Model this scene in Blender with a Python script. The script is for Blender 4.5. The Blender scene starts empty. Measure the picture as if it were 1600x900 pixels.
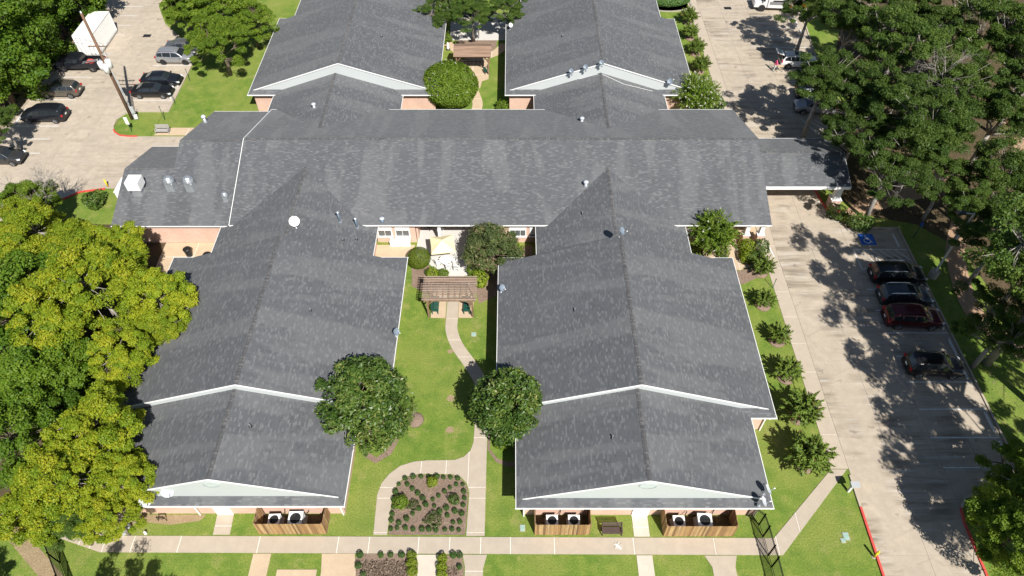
import bpy, math, random
import numpy as np
from mathutils import Vector, Matrix
R = math.radians
rnd = random.Random(7)
scene = bpy.context.scene
COL = scene.collection

# ---------------------------------------------------------------- camera, sky, sun, exposure
cam_d = bpy.data.cameras.new('camera'); cam_d.sensor_width = 36.0; cam_d.lens = 25.09
cam_d.clip_start = 0.5; cam_d.clip_end = 3000
cam = bpy.data.objects.new('camera', cam_d); COL.objects.link(cam)
cam.location = (0, 0, 50); cam.rotation_euler = (R(90 - 49.25), 0, 0)
scene.camera = cam
SUN_EL = 47.5; SUN_TO = Vector((0.44, -1.0, 0)).normalized()   # towards the sun
sun_dir = Vector((SUN_TO.x * math.cos(R(SUN_EL)), SUN_TO.y * math.cos(R(SUN_EL)), math.sin(R(SUN_EL))))
world = bpy.data.worlds.new('World'); scene.world = world; world.use_nodes = True
wn = world.node_tree; bg = wn.nodes['Background']
sky = wn.nodes.new('ShaderNodeTexSky'); sky.sky_type = 'NISHITA'; sky.sun_disc = False
sky.sun_elevation = R(SUN_EL); sky.sun_rotation = math.atan2(SUN_TO.x, SUN_TO.y)
sky.air_density = 1.0; sky.dust_density = 0.6
wn.links.new(sky.outputs[0], bg.inputs[0]); bg.inputs[1].default_value = 0.05
sun_l = bpy.data.lights.new('sun', 'SUN'); sun_l.energy = 4.8; sun_l.angle = R(0.53); sun_l.color = (1.0, 0.955, 0.88)
sun = bpy.data.objects.new('sun', sun_l); COL.objects.link(sun)
sun.rotation_euler = sun_dir.to_track_quat('Z', 'Y').to_euler(); sun.location = (40, -60, 90)
vs = scene.view_settings; vs.view_transform = 'Standard'; vs.look = 'None'; vs.exposure = 0.62; vs.gamma = 1.0
vs.use_curve_mapping = False

# ---------------------------------------------------------------- material helpers
class NT:
    def __init__(s, name, rough=0.85, spec=0.3):
        s.m = bpy.data.materials.new(name); s.m.use_nodes = True; s.t = s.m.node_tree
        s.b = s.t.nodes['Principled BSDF']; s.b.inputs['Roughness'].default_value = rough
        s.b.inputs['Specular IOR Level'].default_value = spec
    def n(s, typ, **kw):
        nd = s.t.nodes.new('ShaderNode' + typ)
        for k, v in kw.items():
            if k.startswith('_'): setattr(nd, k[1:], v)
        for k, v in kw.items():
            if k.startswith('_'): continue
            key = int(k[1:]) if k[0] == 'i' and k[1:].isdigit() else k.replace('__', ' ')
            if isinstance(v, bpy.types.NodeSocket): s.t.links.new(v, nd.inputs[key])
            else: nd.inputs[key].default_value = v
        return nd
    def ln(s, a, b): s.t.links.new(a, b)
    def obj(s): return s.n('TexCoord').outputs['Object']
    def geo(s): return s.n('NewGeometry').outputs['Position']
    def uv(s): return s.n('TexCoord').outputs['UV']
    def mp(s, v, scale=(1, 1, 1), loc=(0, 0, 0), rot=(0, 0, 0)):
        return s.n('Mapping', Vector=v, Scale=scale, Location=loc, Rotation=rot).outputs[0]
    def noise(s, v, scale, detail=4, rough=0.55, dist=0):
        return s.n('TexNoise', Vector=v, Scale=scale, Detail=detail, Roughness=rough, Distortion=dist).outputs[0]
    def ramp(s, f, *stops, interp='LINEAR'):
        nd = s.t.nodes.new('ShaderNodeValToRGB'); cr = nd.color_ramp; cr.interpolation = interp
        while len(cr.elements) < len(stops): cr.elements.new(0.5)
        for e, (p, c) in zip(cr.elements, stops):
            e.position = p; e.color = (*c, 1) if not isinstance(c, (int, float)) else (c, c, c, 1)
        s.ln(f, nd.inputs[0]); return nd.outputs[0]
    def mix(s, f, a, b, blend='MIX'):
        nd = s.t.nodes.new('ShaderNodeMix'); nd.data_type = 'RGBA'; nd.blend_type = blend
        for idx, v in ((0, f), (6, a), (7, b)):
            if isinstance(v, bpy.types.NodeSocket): s.ln(v, nd.inputs[idx])
            else: nd.inputs[idx].default_value = v if idx == 0 else (*v, 1)
        return nd.outputs[2]
    def math(s, op, a, b=0.0, c=0.0):
        nd = s.t.nodes.new('ShaderNodeMath'); nd.operation = op
        for i, v in enumerate((a, b, c)):
            if isinstance(v, bpy.types.NodeSocket): s.ln(v, nd.inputs[i])
            else: nd.inputs[i].default_value = v
        return nd.outputs[0]
    def col(s, c):
        if isinstance(c, bpy.types.NodeSocket): s.ln(c, s.b.inputs['Base Color'])
        else: s.b.inputs['Base Color'].default_value = (*c, 1)
        return s
    def bump(s, h, strength=0.3, dist=0.05):
        nd = s.n('Bump', Strength=strength, Distance=dist, Height=h); s.ln(nd.outputs[0], s.b.inputs['Normal'])

MAT = {}
def plain(name, c, rough=0.6, metal=0.0, spec=0.4, var=0.12, sc=3.0):
    """a plain paint / plastic / metal with faint uneven tone"""
    n = NT(name, rough, spec); n.b.inputs['Metallic'].default_value = metal
    f = n.noise(n.obj(), sc, 4)
    lo = tuple(x * (1 - var) for x in c); hi = tuple(min(1, x * (1 + var)) for x in c)
    n.col(n.ramp(f, (0.3, lo), (0.7, hi))); MAT[name] = n.m; return n.m

def m_grass():
    n = NT('grass', 0.9, 0.15); g = n.geo()
    big = n.noise(g, 0.16, 3); mid = n.noise(g, 0.9, 5, 0.65); fin = n.noise(g, 9.0, 4, 0.7); vf = n.noise(g, 30, 2, 0.6)
    c1 = n.ramp(mid, (0.30, (0.082, 0.17, 0.022)), (0.5, (0.158, 0.24, 0.036)), (0.70, (0.275, 0.315, 0.064)))
    c2 = n.mix(n.ramp(big, (0.43, 0.0), (0.66, 0.8)), c1, (0.285, 0.305, 0.075))
    dry = n.ramp(n.noise(n.mp(g, loc=(31, 7, 0)), 0.55, 5, 0.7), (0.55, 0.0), (0.68, 0.75))
    c3 = n.mix(dry, c2, (0.36, 0.325, 0.12))
    c4 = n.mix(n.ramp(fin, (0.35, 0.65), (0.65, 0.0)), c3, (0.050, 0.105, 0.012))
    n.col(n.mix(n.ramp(vf, (0.4, 0.0), (0.75, 0.35)), c4, (0.26, 0.33, 0.08)))
    n.bump(n.math('ADD', fin, n.math('MULTIPLY', vf, 0.6)), 0.8, 0.06); MAT['grass'] = n.m
m_grass()

def m_concrete(name, base, stain, streak=0.0, warm=(0.60, 0.47, 0.33), crack=0.0):
    n = NT(name, 0.85, 0.25); g = n.geo()
    big = n.noise(g, 0.22, 5, 0.6); mid = n.noise(g, 1.3, 5, 0.65); fin = n.noise(g, 22, 3, 0.6)
    c = n.mix(n.ramp(big, (0.3, 0.0), (0.7, 1.0)), base, warm)
    c = n.mix(n.ramp(mid, (0.40, 0.55), (0.66, 0.0)), c, stain)
    if streak:
        st = n.noise(n.mp(g, scale=(0.13, 1.25, 1)), 1.0, 5, 0.62, 0.3)
        m1 = n.noise(n.mp(g, scale=(0.28, 0.14, 1)), 1.0, 2)
        f = n.math('MULTIPLY', n.ramp(st, (0.46, 0.0), (0.64, 1.0)), n.ramp(m1, (0.42, 0.0), (0.58, streak)))
        c = n.mix(f, c, (0.20, 0.165, 0.125))
        st2 = n.noise(n.mp(g, scale=(0.2, 2.6, 1), loc=(5, 3, 0)), 1.0, 4, 0.6)
        f2 = n.math('MULTIPLY', n.ramp(st2, (0.55, 0.0), (0.7, 1.0)), n.ramp(m1, (0.42, 0.0), (0.6, streak * 0.8)))
        c = n.mix(f2, c, (0.62, 0.60, 0.57))
    # every slab came from its own pour
    rn = n.n('ObjectInfo').outputs['Random']
    c = n.mix(n.ramp(rn, (0.0, 0.0), (1.0, 0.22)), c, stain)
    if crack:
     cr = n.n('TexVoronoi', _feature='DISTANCE_TO_EDGE', Vector=n.mp(g, scale=(0.16, 0.13, 1)), Scale=1.0).outputs['Distance']
     wob = n.math('ADD', cr, n.math('MULTIPLY', n.math('SUBTRACT', n.noise(g, 1.1, 4), 0.5), 0.05))
     c = n.mix(n.ramp(n.math('ABSOLUTE', wob), (0.0, crack), (0.006, 0.0)), c, (0.16, 0.13, 0.10))
    if streak:
        oil = n.noise(n.mp(g, loc=(3, 17, 0)), 0.85, 3, 0.5); c = n.mix(n.ramp(oil, (0.66, 0.0), (0.74, 0.5)), c, (0.12, 0.10, 0.085))
    n.col(n.mix(n.ramp(fin, (0.35, 0.22), (0.65, 0.0)), c, (0.2, 0.17, 0.13)))
    n.bump(fin, 0.25, 0.01); MAT[name] = n.m
m_concrete('drive_concrete', (0.47, 0.405, 0.33), (0.355, 0.305, 0.247), 0.9, (0.51, 0.43, 0.33), 0.22)
m_concrete('lot_concrete', (0.49, 0.425, 0.35), (0.35, 0.30, 0.245), 0.35, (0.54, 0.455, 0.355), 0.15)
m_concrete('walk_concrete', (0.475, 0.41, 0.335), (0.40, 0.34, 0.275), 0.0, (0.50, 0.425, 0.335))
m_concrete('pale_walk', (0.62, 0.57, 0.50), (0.52, 0.46, 0.39), 0.0, (0.64, 0.56, 0.46))
m_concrete('tan_walk', (0.56, 0.44, 0.31), (0.47, 0.36, 0.25), 0.0, (0.60, 0.46, 0.31))
m_concrete('patio_concrete', (0.60, 0.58, 0.56), (0.53, 0.51, 0.49), 0.0, (0.62, 0.60, 0.57))
plain('joint_fill', (0.72, 0.69, 0.64), 0.9, sc=6)
plain('drive_joint', (0.50, 0.47, 0.42), 0.9, sc=2)

def m_dirt(name, a, b, c3, sc=1.0):
    n = NT(name, 0.95, 0.1); g = n.geo()
    f1 = n.noise(g, 1.1 * sc, 5, 0.7); f2 = n.noise(g, 9 * sc, 4, 0.75); f3 = n.noise(g, 26 * sc, 2)
    c = n.mix(n.ramp(f1, (0.35, 0.0), (0.65, 1.0)), a, b)
    c = n.mix(n.ramp(f2, (0.35, 0.75), (0.6, 0.0)), c, c3)
    n.col(n.mix(n.ramp(f3, (0.55, 0.0), (0.75, 0.4)), c, tuple(min(1, x * 1.7) for x in a)))
    n.bump(n.math('ADD', f2, f3), 0.9, 0.06); MAT[name] = n.m
m_dirt('mulch', (0.27, 0.195, 0.15), (0.34, 0.255, 0.20), (0.13, 0.09, 0.065))
m_dirt('forest_dirt', (0.15, 0.105, 0.065), (0.09, 0.075, 0.04), (0.04, 0.035, 0.02), 0.7)
m_dirt('gravel_path', (0.44, 0.29, 0.185), (0.52, 0.36, 0.24), (0.26, 0.17, 0.11), 1.2)
m_dirt('bare_soil', (0.36, 0.26, 0.17), (0.42, 0.32, 0.2), (0.2, 0.17, 0.09), 1.0)

def m_shingle(name, dark, mid, light, share):
    """asphalt shingles: UV in metres, u along the courses, v up the slope"""
    n = NT(name, 0.8, 0.35); uv = n.uv(); n.b.inputs['Sheen Weight'].default_value = 0.16; n.b.inputs['Sheen Roughness'].default_value = 0.45
    sx = n.n('SeparateXYZ', i0=uv); u, v = sx.outputs[0], sx.outputs[1]
    row = n.math('FLOOR', n.math('DIVIDE', v, 0.13))
    w1 = n.n('TexWhiteNoise', _noise_dimensions='1D', W=row).outputs[0]
    uu = n.math('DIVIDE', n.math('ADD', u, n.math('MULTIPLY', w1, 3.7)), 0.31)
    cell = n.math('FLOOR', uu)
    cv = n.n('CombineXYZ', i0=cell, i1=row).outputs[0]
    w2 = n.n('TexWhiteNoise', _noise_dimensions='3D', Vector=cv).outputs[0]
    oi = n.n('ObjectInfo').outputs['Random']
    c = n.ramp(w2, (0.0, dark), (0.25, mid), (1.0 - share - 0.2, mid), (1.0, light))
    fv = n.math('FRACT', n.math('DIVIDE', v, 0.13))
    c = n.mix(n.ramp(fv, (0.0, 0.55), (0.16, 0.0)), c, tuple(x * 0.45 for x in dark))
    fu = n.math('FRACT', uu)
    c = n.mix(n.ramp(fu, (0.0, 0.4), (0.06, 0.0)), c, tuple(x * 0.5 for x in dark))
    big = n.noise(n.mp(uv, scale=(1, 1, 1)), 0.14, 5, 0.62)
    c = n.mix(n.ramp(big, (0.42, 0.0), (0.68, 0.30)), c, tuple(x * 1.2 for x in mid))
    # old run-off and foot-worn streaks down the slope
    st = n.noise(n.mp(uv, scale=(0.16, 0.035, 1), rot=(0, 0, 0.6)), 2.2, 5, 0.6, 0.4)
    c = n.mix(n.ramp(st, (0.50, 0.0), (0.57, 0.26)), c, (0.215, 0.215, 0.218))
    st2 = n.noise(n.mp(uv, scale=(0.5, 0.06, 1), loc=(9, 2, 0)), 1.6, 4, 0.6)
    c = n.mix(n.ramp(st2, (0.55, 0.0), (0.72, 0.25)), c, tuple(x * 0.7 for x in dark))
    fin = n.noise(n.mp(uv, scale=(1, 1, 1)), 40, 2)
    n.col(n.mix(n.ramp(fin, (0.35, 0.25), (0.65, 0.0)), c, tuple(x * 0.6 for x in dark)))
    n.bump(n.math('ADD', fv, n.math('MULTIPLY', w2, 0.6)), 0.35, 0.012); MAT[name] = n.m
m_shingle('shingle', (0.078, 0.083, 0.091), (0.096, 0.102, 0.111), (0.165, 0.167, 0.175), 0.11)
m_shingle('ridge_shingle', (0.058, 0.058, 0.062), (0.085, 0.085, 0.09), (0.16, 0.155, 0.15), 0.2)

def m_brick(name, a, b, mortar):
    n = NT(name, 0.9, 0.2); g = n.geo(); nm = n.n('NewGeometry').outputs['Normal']
    sp = n.n('SeparateXYZ', i0=g); sn = n.n('SeparateXYZ', i0=nm)
    horiz = n.math('ADD', n.math('MULTIPLY', sp.outputs[0], n.math('ABSOLUTE', sn.outputs[1])),
                   n.math('MULTIPLY', sp.outputs[1], n.math('ABSOLUTE', sn.outputs[0])))
    v = n.n('CombineXYZ', i0=horiz, i1=sp.outputs[2]).outputs[0]
    br = n.n('TexBrick', Vector=v, Color1=(*a, 1), Color2=(*b, 1), Mortar=(*mortar, 1), Scale=1.0,
             **{'Mortar__Size': 0.012, 'Brick__Width': 0.215, 'Row__Height': 0.075})
    f = n.noise(g, 0.8, 4)
    n.col(n.mix(n.ramp(f, (0.35, 0.25), (0.65, 0.0)), br.outputs['Color'], tuple(x * 0.7 for x in b)))
    n.bump(br.outputs['Fac'], -0.4, 0.01); MAT[name] = n.m
m_brick('brick', (0.64, 0.40, 0.31), (0.56, 0.33, 0.25), (0.66, 0.55, 0.47))

def m_siding(name, c):
    n = NT(name, 0.6, 0.3); g = n.geo(); z = n.n('SeparateXYZ', i0=g).outputs[2]
    fr = n.math('FRACT', n.math('DIVIDE', z, 0.2)); f = n.noise(g, 0.7, 4)
    k = n.mix(n.ramp(fr, (0.0, 0.45), (0.12, 0.0)), c, tuple(x * 0.55 for x in c))
    n.col(n.mix(n.ramp(f, (0.35, 0.14), (0.7, 0.0)), k, tuple(x * 0.75 for x in c)))
    n.bump(fr, 0.4, 0.02); MAT[name] = n.m
m_siding('siding', (0.49, 0.525, 0.53))
plain('white_trim', (0.80, 0.80, 0.79), 0.5, var=0.05)
plain('white_paint', (0.62, 0.62, 0.61), 0.75, var=0.22, sc=9)
plain('white_metal', (0.78, 0.78, 0.77), 0.4, var=0.06)
plain('vent_siding', (0.44, 0.49, 0.49), 0.6, var=0.06)
plain('soffit', (0.62, 0.60, 0.57), 0.7)
plain('galvanised', (0.62, 0.65, 0.68), 0.38, 0.75, var=0.15, sc=6)
plain('dish_slate', (0.17, 0.21, 0.26), 0.5); plain('roof_edge', (0.075, 0.076, 0.08), 0.9); plain('dish_grey', (0.46, 0.49, 0.53), 0.5, 0.0, var=0.1)
plain('dark_metal', (0.035, 0.036, 0.04), 0.5, 0.3)
plain('black_metal', (0.014, 0.014, 0.015), 0.5, 0.1)
plain('pipe_blue', (0.16, 0.22, 0.28), 0.5, 0.3)
plain('red_paint', (0.58, 0.075, 0.06), 0.65, var=0.18, sc=5)
plain('yellow_paint', (0.75, 0.55, 0.03), 0.5)
plain('blue_paint', (0.02, 0.12, 0.48), 0.7, var=0.2, sc=6)
plain('green_plastic', (0.012, 0.075, 0.055), 0.45)
plain('tan_fabric', (0.80, 0.70, 0.42), 0.85, var=0.06)
plain('beige_metal', (0.45, 0.45, 0.43), 0.5)
plain('utility_green', (0.28, 0.42, 0.36), 0.6)
plain('grey_box', (0.42, 0.44, 0.45), 0.5, var=0.1)
plain('interior_dark', (0.05, 0.045, 0.04), 0.8)
plain('concrete_post', (0.36, 0.33, 0.28), 0.85, var=0.2, sc=5)

def m_wood(name, a, b, axis, sc=7.0):
    n = NT(name, 0.85, 0.2); o = n.obj()
    s3 = [sc, sc, sc]; s3[axis] = sc * 0.06
    f = n.noise(n.mp(o, scale=tuple(s3)), 1.0, 5, 0.65); r = n.n('ObjectInfo').outputs['Random']
    c = n.mix(n.ramp(f, (0.35, 0.0), (0.65, 1.0)), a, b)
    n.col(n.mix(n.ramp(r, (0.0, 0.0), (1.0, 0.3)), c, tuple(x * 0.55 for x in a)))
    n.bump(f, 0.4, 0.01); MAT[name] = n.m
m_wood('cedar', (0.24, 0.125, 0.045), (0.52, 0.33, 0.14), 2, 5)
m_wood('weathered_wood', (0.25, 0.18, 0.14), (0.42, 0.33, 0.27), 0, 6)
m_wood('brown_wood', (0.19, 0.115, 0.075), (0.28, 0.18, 0.12), 2, 6)
m_wood('pole_wood', (0.15, 0.085, 0.055), (0.24, 0.15, 0.10), 2, 6)

def m_glass(name, c=(0.02, 0.025, 0.03), rough=0.06):
    n = NT(name, rough, 0.6); n.col(c); n.b.inputs['Coat Weight'].default_value = 0.4
    n.b.inputs['Coat Roughness'].default_value = 0.03; MAT[name] = n.m
m_glass('car_glass'); m_glass('window_glass', (0.10, 0.115, 0.12), 0.1)

# ---------------------------------------------------------------- mesh helpers
class MB:
    def __init__(s): s.v = []; s.f = []; s.m = []; s.uv = []
    def face(s, pts, mi=0, uv=None):
        i = len(s.v); s.v.extend([tuple(p) for p in pts]); s.f.append(tuple(range(i, i + len(pts)))); s.m.append(mi); s.uv.append(uv)
        return s
    def box(s, c, d, rz=0.0, mi=0, ry=0.0, rx=0.0, taper=1.0):
        mt = Matrix.Rotation(rz, 3, 'Z') @ Matrix.Rotation(ry, 3, 'Y') @ Matrix.Rotation(rx, 3, 'X')
        i = len(s.v); h = [x / 2 for x in d]
        for z in (-1, 1):
            k = taper if z > 0 else 1.0
            for x, y in ((-1, -1), (1, -1), (1, 1), (-1, 1)):
                p = mt @ Vector((x * h[0] * k, y * h[1] * k, z * h[2])); s.v.append((p.x + c[0], p.y + c[1], p.z + c[2]))
        for f in ((3, 2, 1, 0), (4, 5, 6, 7), (0, 1, 5, 4), (1, 2, 6, 5), (2, 3, 7, 6), (3, 0, 4, 7)):
            s.f.append(tuple(i + k for k in f)); s.m.append(mi); s.uv.append(None)
        return s
    def bar(s, p0, p1, w, h=None, mi=0):
        """square bar between two points"""
        h = h or w; a = Vector(p0); b = Vector(p1); d = (b - a).normalized()
        up = Vector((0, 0, 1)) if abs(d.z) < 0.95 else Vector((0, 1, 0))
        sx = d.cross(up).normalized(); sy = sx.cross(d).normalized(); i = len(s.v)
        for p in (a, b):
            for x, y in ((-1, -1), (1, -1), (1, 1), (-1, 1)):
                s.v.append(tuple(p + sx * (x * w / 2) + sy * (y * h / 2)))
        for f in ((3, 2, 1, 0), (4, 5, 6, 7), (0, 1, 5, 4), (1, 2, 6, 5), (2, 3, 7, 6), (3, 0, 4, 7)):
            s.f.append(tuple(i + k for k in f)); s.m.append(mi); s.uv.append(None)
        return s
    def tube(s, pts, rad, n=8, mi=0, cap=True):
        """round tube along points, a radius each"""
        P = [Vector(p) for p in pts]
        if isinstance(rad, (int, float)): rad = [rad] * len(P)
        base = len(s.v); prev = None
        for k, p in enumerate(P):
            d = (P[min(k + 1, len(P) - 1)] - P[max(k - 1, 0)]).normalized()
            if prev is None:
                up = Vector((0, 0, 1)) if abs(d.z) < 0.9 else Vector((1, 0, 0)); sx = d.cross(up).normalized()
            else:
                sx = (prev - d * prev.dot(d)).normalized()
            prev = sx; sy = d.cross(sx)
            for j in range(n):
                a = 2 * math.pi * j / n
                s.v.append(tuple(p + (sx * math.cos(a) + sy * math.sin(a)) * rad[k]))
        for k in range(len(P) - 1):
            for j in range(n):
                a = base + k * n + j; b = base + k * n + (j + 1) % n
                s.f.append((a, b, b + n, a + n)); s.m.append(mi); s.uv.append(None)
        if cap:
            s.f.append(tuple(base + j for j in reversed(range(n)))); s.m.append(mi); s.uv.append(None)
            s.f.append(tuple(base + (len(P) - 1) * n + j for j in range(n))); s.m.append(mi); s.uv.append(None)
        return s
    def lathe(s, prof, n=16, c=(0, 0, 0), mi=0, mt=None):
        """profile [(r, z)] spun about z"""
        base = len(s.v)
        for r, z in prof:
            for j in range(n):
                a = 2 * math.pi * j / n; p = Vector((r * math.cos(a), r * math.sin(a), z))
                if mt is not None: p = mt @ p
                s.v.append((p.x + c[0], p.y + c[1], p.z + c[2]))
        for k in range(len(prof) - 1):
            for j in range(n):
                a = base + k * n + j; b = base + k * n + (j + 1) % n
                s.f.append((a, b, b + n, a + n)); s.m.append(mi); s.uv.append(None)
        s.f.append(tuple(base + j for j in reversed(range(n)))); s.m.append(mi); s.uv.append(None)
        s.f.append(tuple(base + (len(prof) - 1) * n + j for j in range(n))); s.m.append(mi); s.uv.append(None)
        return s
    def prism(s, poly, z0, z1, mi=0):
        i = len(s.v); n = len(poly)
        ar = sum(poly[k][0] * poly[(k + 1) % n][1] - poly[(k + 1) % n][0] * poly[k][1] for k in range(n))
        if ar < 0: poly = poly[::-1]
        for z in (z0, z1): s.v.extend([(x, y, z) for x, y in poly])
        s.f.append(tuple(i + n + k for k in range(n))); s.m.append(mi); s.uv.append(None)
        for k in range(n):
            s.f.append((i + k, i + (k + 1) % n, i + n + (k + 1) % n, i + n + k)); s.m.append(mi); s.uv.append(None)
        return s
    def build(s, name, mats, parent=None, smooth=False, world=False, loc=None):
        me = bpy.data.meshes.new(name)
        v = s.v
        if world and parent is not None:
            o = parent.location; v = [(a - o.x, b - o.y, c - o.z) for a, b, c in v]
        if loc is not None: v = [(a - loc[0], b - loc[1], c - loc[2]) for a, b, c in v]
        me.from_pydata(v, [], s.f)
        for m in (mats if isinstance(mats, (list, tuple)) else [mats]): me.materials.append(MAT[m] if isinstance(m, str) else m)
        me.polygons.foreach_set('material_index', s.m)
        if any(u is not None for u in s.uv):
            ul = me.uv_layers.new(name='UVMap'); k = 0
            for f, u in zip(s.f, s.uv):
                for j in range(len(f)):
                    if u is not None: ul.data[k].uv = u[j]
                    k += 1
        if smooth: me.polygons.foreach_set('use_smooth', [True] * len(me.polygons))
        me.update()
        ob = bpy.data.objects.new(name, me); COL.objects.link(ob)
        if parent is not None: ob.parent = parent
        if loc is not None: ob.location = loc
        return ob

def tag(o, label=None, cat=None, group=None, kind=None):
    if label: o['label'] = label
    if cat: o['category'] = cat
    if group: o['group'] = group
    if kind: o['kind'] = kind
    return o
def thing(name, label, cat, loc=(0, 0, 0), rz=0.0, group=None):
    o = bpy.data.objects.new(name, None); COL.objects.link(o); o.empty_display_size = 0.3
    o.location = loc if len(loc) == 3 else (*loc, 0); o.rotation_euler = (0, 0, rz)
    return tag(o, label, cat, group)
def copy_tree(o, parent=None):
    c = o.copy(); COL.objects.link(c); c.parent = parent
    for ch in list(o.children): copy_tree(ch, c)
    return c
def clone(o, loc, rz=0.0, label=None, scale=None):
    c = copy_tree(o); c.location = loc if len(loc) == 3 else (*loc, 0); c.rotation_euler = (0, 0, rz)
    if label: c['label'] = label
    if scale: c.scale = scale if not isinstance(scale, (int, float)) else (scale,) * 3
    return c
def clip(poly, x0, x1, y0, y1):
    for ax, val, sg in ((0, x0, 1), (0, x1, -1), (1, y0, 1), (1, y1, -1)):
        out = []
        for k in range(len(poly)):
            a = poly[k - 1]; b = poly[k]; da = (a[ax] - val) * sg; db = (b[ax] - val) * sg
            if da >= 0: out.append(a)
            if (da >= 0) != (db >= 0):
                t = da / (da - db); out.append((a[0] + (b[0] - a[0]) * t, a[1] + (b[1] - a[1]) * t))
        poly = []
        for p in out:
            if not poly or abs(p[0] - poly[-1][0]) + abs(p[1] - poly[-1][1]) > 1e-4: poly.append(p)
        if len(poly) < 3: return []
    return poly
def area(p): return abs(sum(p[k - 1][0] * p[k][1] - p[k][0] * p[k - 1][1] for k in range(len(p)))) / 2
def slabs(name, poly, xs, ys, mat, joint, zb=0.01, zt=0.035, gap=0.03, piece='slab'):
    """a paved area: bedding sheet that shows in the joints, each slab a piece of its own"""
    base = MB().prism(poly, -0.02, zb).build(name, joint); tag(base, kind='structure')
    for i in range(len(xs) - 1):
        for j in range(len(ys) - 1):
            c = clip(poly, xs[i] + gap, xs[i + 1] - gap, ys[j] + gap, ys[j + 1] - gap)
            if len(c) >= 3 and area(c) > 0.05: MB().prism(c, zb - 0.01, zt).build(piece, mat, base)
    return base
def frange(a, b, st):
    out = []; x = a
    while x < b + 1e-6: out.append(x); x += st
    return out
def ribbon(pts, w):
    """outline of a strip of width w along a centre line"""
    L = []; Rr = []
    for k, p in enumerate(pts):
        a = Vector(pts[max(k - 1, 0)]); b = Vector(pts[min(k + 1, len(pts) - 1)]); d = (b - a).normalized()
        ww = w[k] if isinstance(w, (list, tuple)) else w
        L.append((p[0] - d.y * ww / 2, p[1] + d.x * ww / 2)); Rr.append((p[0] + d.y * ww / 2, p[1] - d.x * ww / 2))
    return L + Rr[::-1]
def smooth_line(pts, n=6):
    P = [Vector(p) for p in pts]; out = []
    for k in range(len(P) - 1):
        p0 = P[max(k - 1, 0)]; p1 = P[k]; p2 = P[k + 1]; p3 = P[min(k + 2, len(P) - 1)]
        for i in range(n):
            t = i / n
            out.append(tuple(0.5 * ((2 * p1) + (p2 - p0) * t + (2 * p0 - 5 * p1 + 4 * p2 - p3) * t * t + (3 * p1 - p0 - 3 * p2 + p3) * t ** 3)))
    out.append(tuple(P[-1])); return out
def arc(cx, cy, r, a0, a1, n=8):
    return [(cx + r * math.cos(R(a0 + (a1 - a0) * k / n)), cy + r * math.sin(R(a0 + (a1 - a0) * k / n))) for k in range(n + 1)]

# ================================================================ GROUND
g = MB().face([(-600, -200, 0), (600, -200, 0), (600, 900, 0), (-600, 900, 0)]).build('ground', 'grass'); tag(g, kind='structure')

# east drive and parking bays
drive = [(25.55, -30), (32.5, -30), (32.5, 20.6), (32.75, 21.8), (33.4, 22.6), (34.3, 22.9), (38.3, 22.9), (38.35, 50.9), (33.6, 50.9), (32.6, 52.2), (32.0, 53.6), (32.0, 61.5),
         (33.2, 64), (36.5, 66.5), (38.6, 68.5), (38.9, 83), (39.6, 90), (40.4, 120), (26.1, 120), (26.1, 60), (25.55, 47)]
slabs('drive', drive, [25.4, 29.05, 32.7, 35.6, 41], frange(-30.3, 122, 4.06), 'drive_concrete', 'drive_joint', gap=0.018, piece='concrete_panel')
# west car park
lot = [(-57.9, 120), (-57.3, 80), (-57.8, 70), (-58.2, 52), (-47.5, 52), (-46.6, 55.2), (-45.2, 56.35), (-42.7, 56.85), (-39.0, 56.85), (-38.2, 60.2), (-35.2, 60.6), (-33.6, 65.7), (-43.2, 65.7)] \
      + [(-44.4, 65.9), (-45.2, 66.5), (-45.75, 67.5), (-45.85, 68.9), (-45.2, 70.0), (-44.2, 70.35), (-40.4, 70.35), (-40.6, 84.5), (-43.5, 86.2), (-47, 90), (-49.5, 95), (-50.2, 120)]
slabs('car_park', lot, [-59, -54.4, -50.25, -47.9, -45.65, -40.9, -33], frange(50.2, 122, 4.2), 'lot_concrete', 'drive_joint', gap=0.018, piece='concrete_panel')

# front walk and its branches
walk = [(-28.9, 18.62), (18.95, 18.42), (25.38, 24.9), (24.18, 24.9), (18.6, 19.62), (-28.9, 19.8), (-32.3, 20.85), (-32.4, 19.7)]
slabs('front_walk', walk, [-33, -30.6, -29.75, -28.8, -26.8, -23.5, -17.9, -12.3, -10.1, -6.6, -4.4, -2.2, -0.1, 3.0, 8.6, 14.3, 18.75, 20.6, 26], [18, 26], 'walk_concrete', 'joint_fill', gap=0.028)
slabs('east_sidewalk', [(24.2, 24.96), (25.53, 24.96), (25.53, 46.8), (26.08, 60), (26.08, 120), (24.7, 120), (24.7, 66), (24.35, 52), (24.2, 46)], [24, 26.2], frange(24.9, 121, 2.95), 'walk_concrete', 'joint_fill', gap=0.02)
gl = [(-9.88, 19.86)] + [(-9.97, 22.9), (-9.75, 23.8), (-9.25, 24.55), (-8.5, 25.2), (-7.5, 25.55), (-6.5, 25.65), (-4.4, 25.68), (-3.7, 25.95), (-3.2, 26.5), (-3.0, 27.2), (-2.95, 28.9), (-2.75, 30.2)] \
     + [(-1.8, 30.2), (-1.95, 28.9), (-1.95, 19.78), (-3.26, 19.78), (-3.16, 23.0), (-3.35, 23.75), (-3.8, 24.25), (-4.5, 24.52), (-7.0, 24.55), (-7.9, 24.35), (-8.5, 23.9), (-8.83, 23.2), (-8.9, 19.84)]
slabs('garden_walk', gl, [-11, -6.9, -5.0, -3.3, -1], [19, 20.0, 22.6, 23.45, 27.6, 31], 'walk_concrete', 'joint_fill', gap=0.025)
pc = smooth_line([(-5.35, 41.9), (-5.35, 39.5), (-5.3, 38.1), (-4.75, 36.5), (-3.7, 34.8), (-2.75, 33.1), (-2.3, 31.6), (-2.28, 30.25)])
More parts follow.
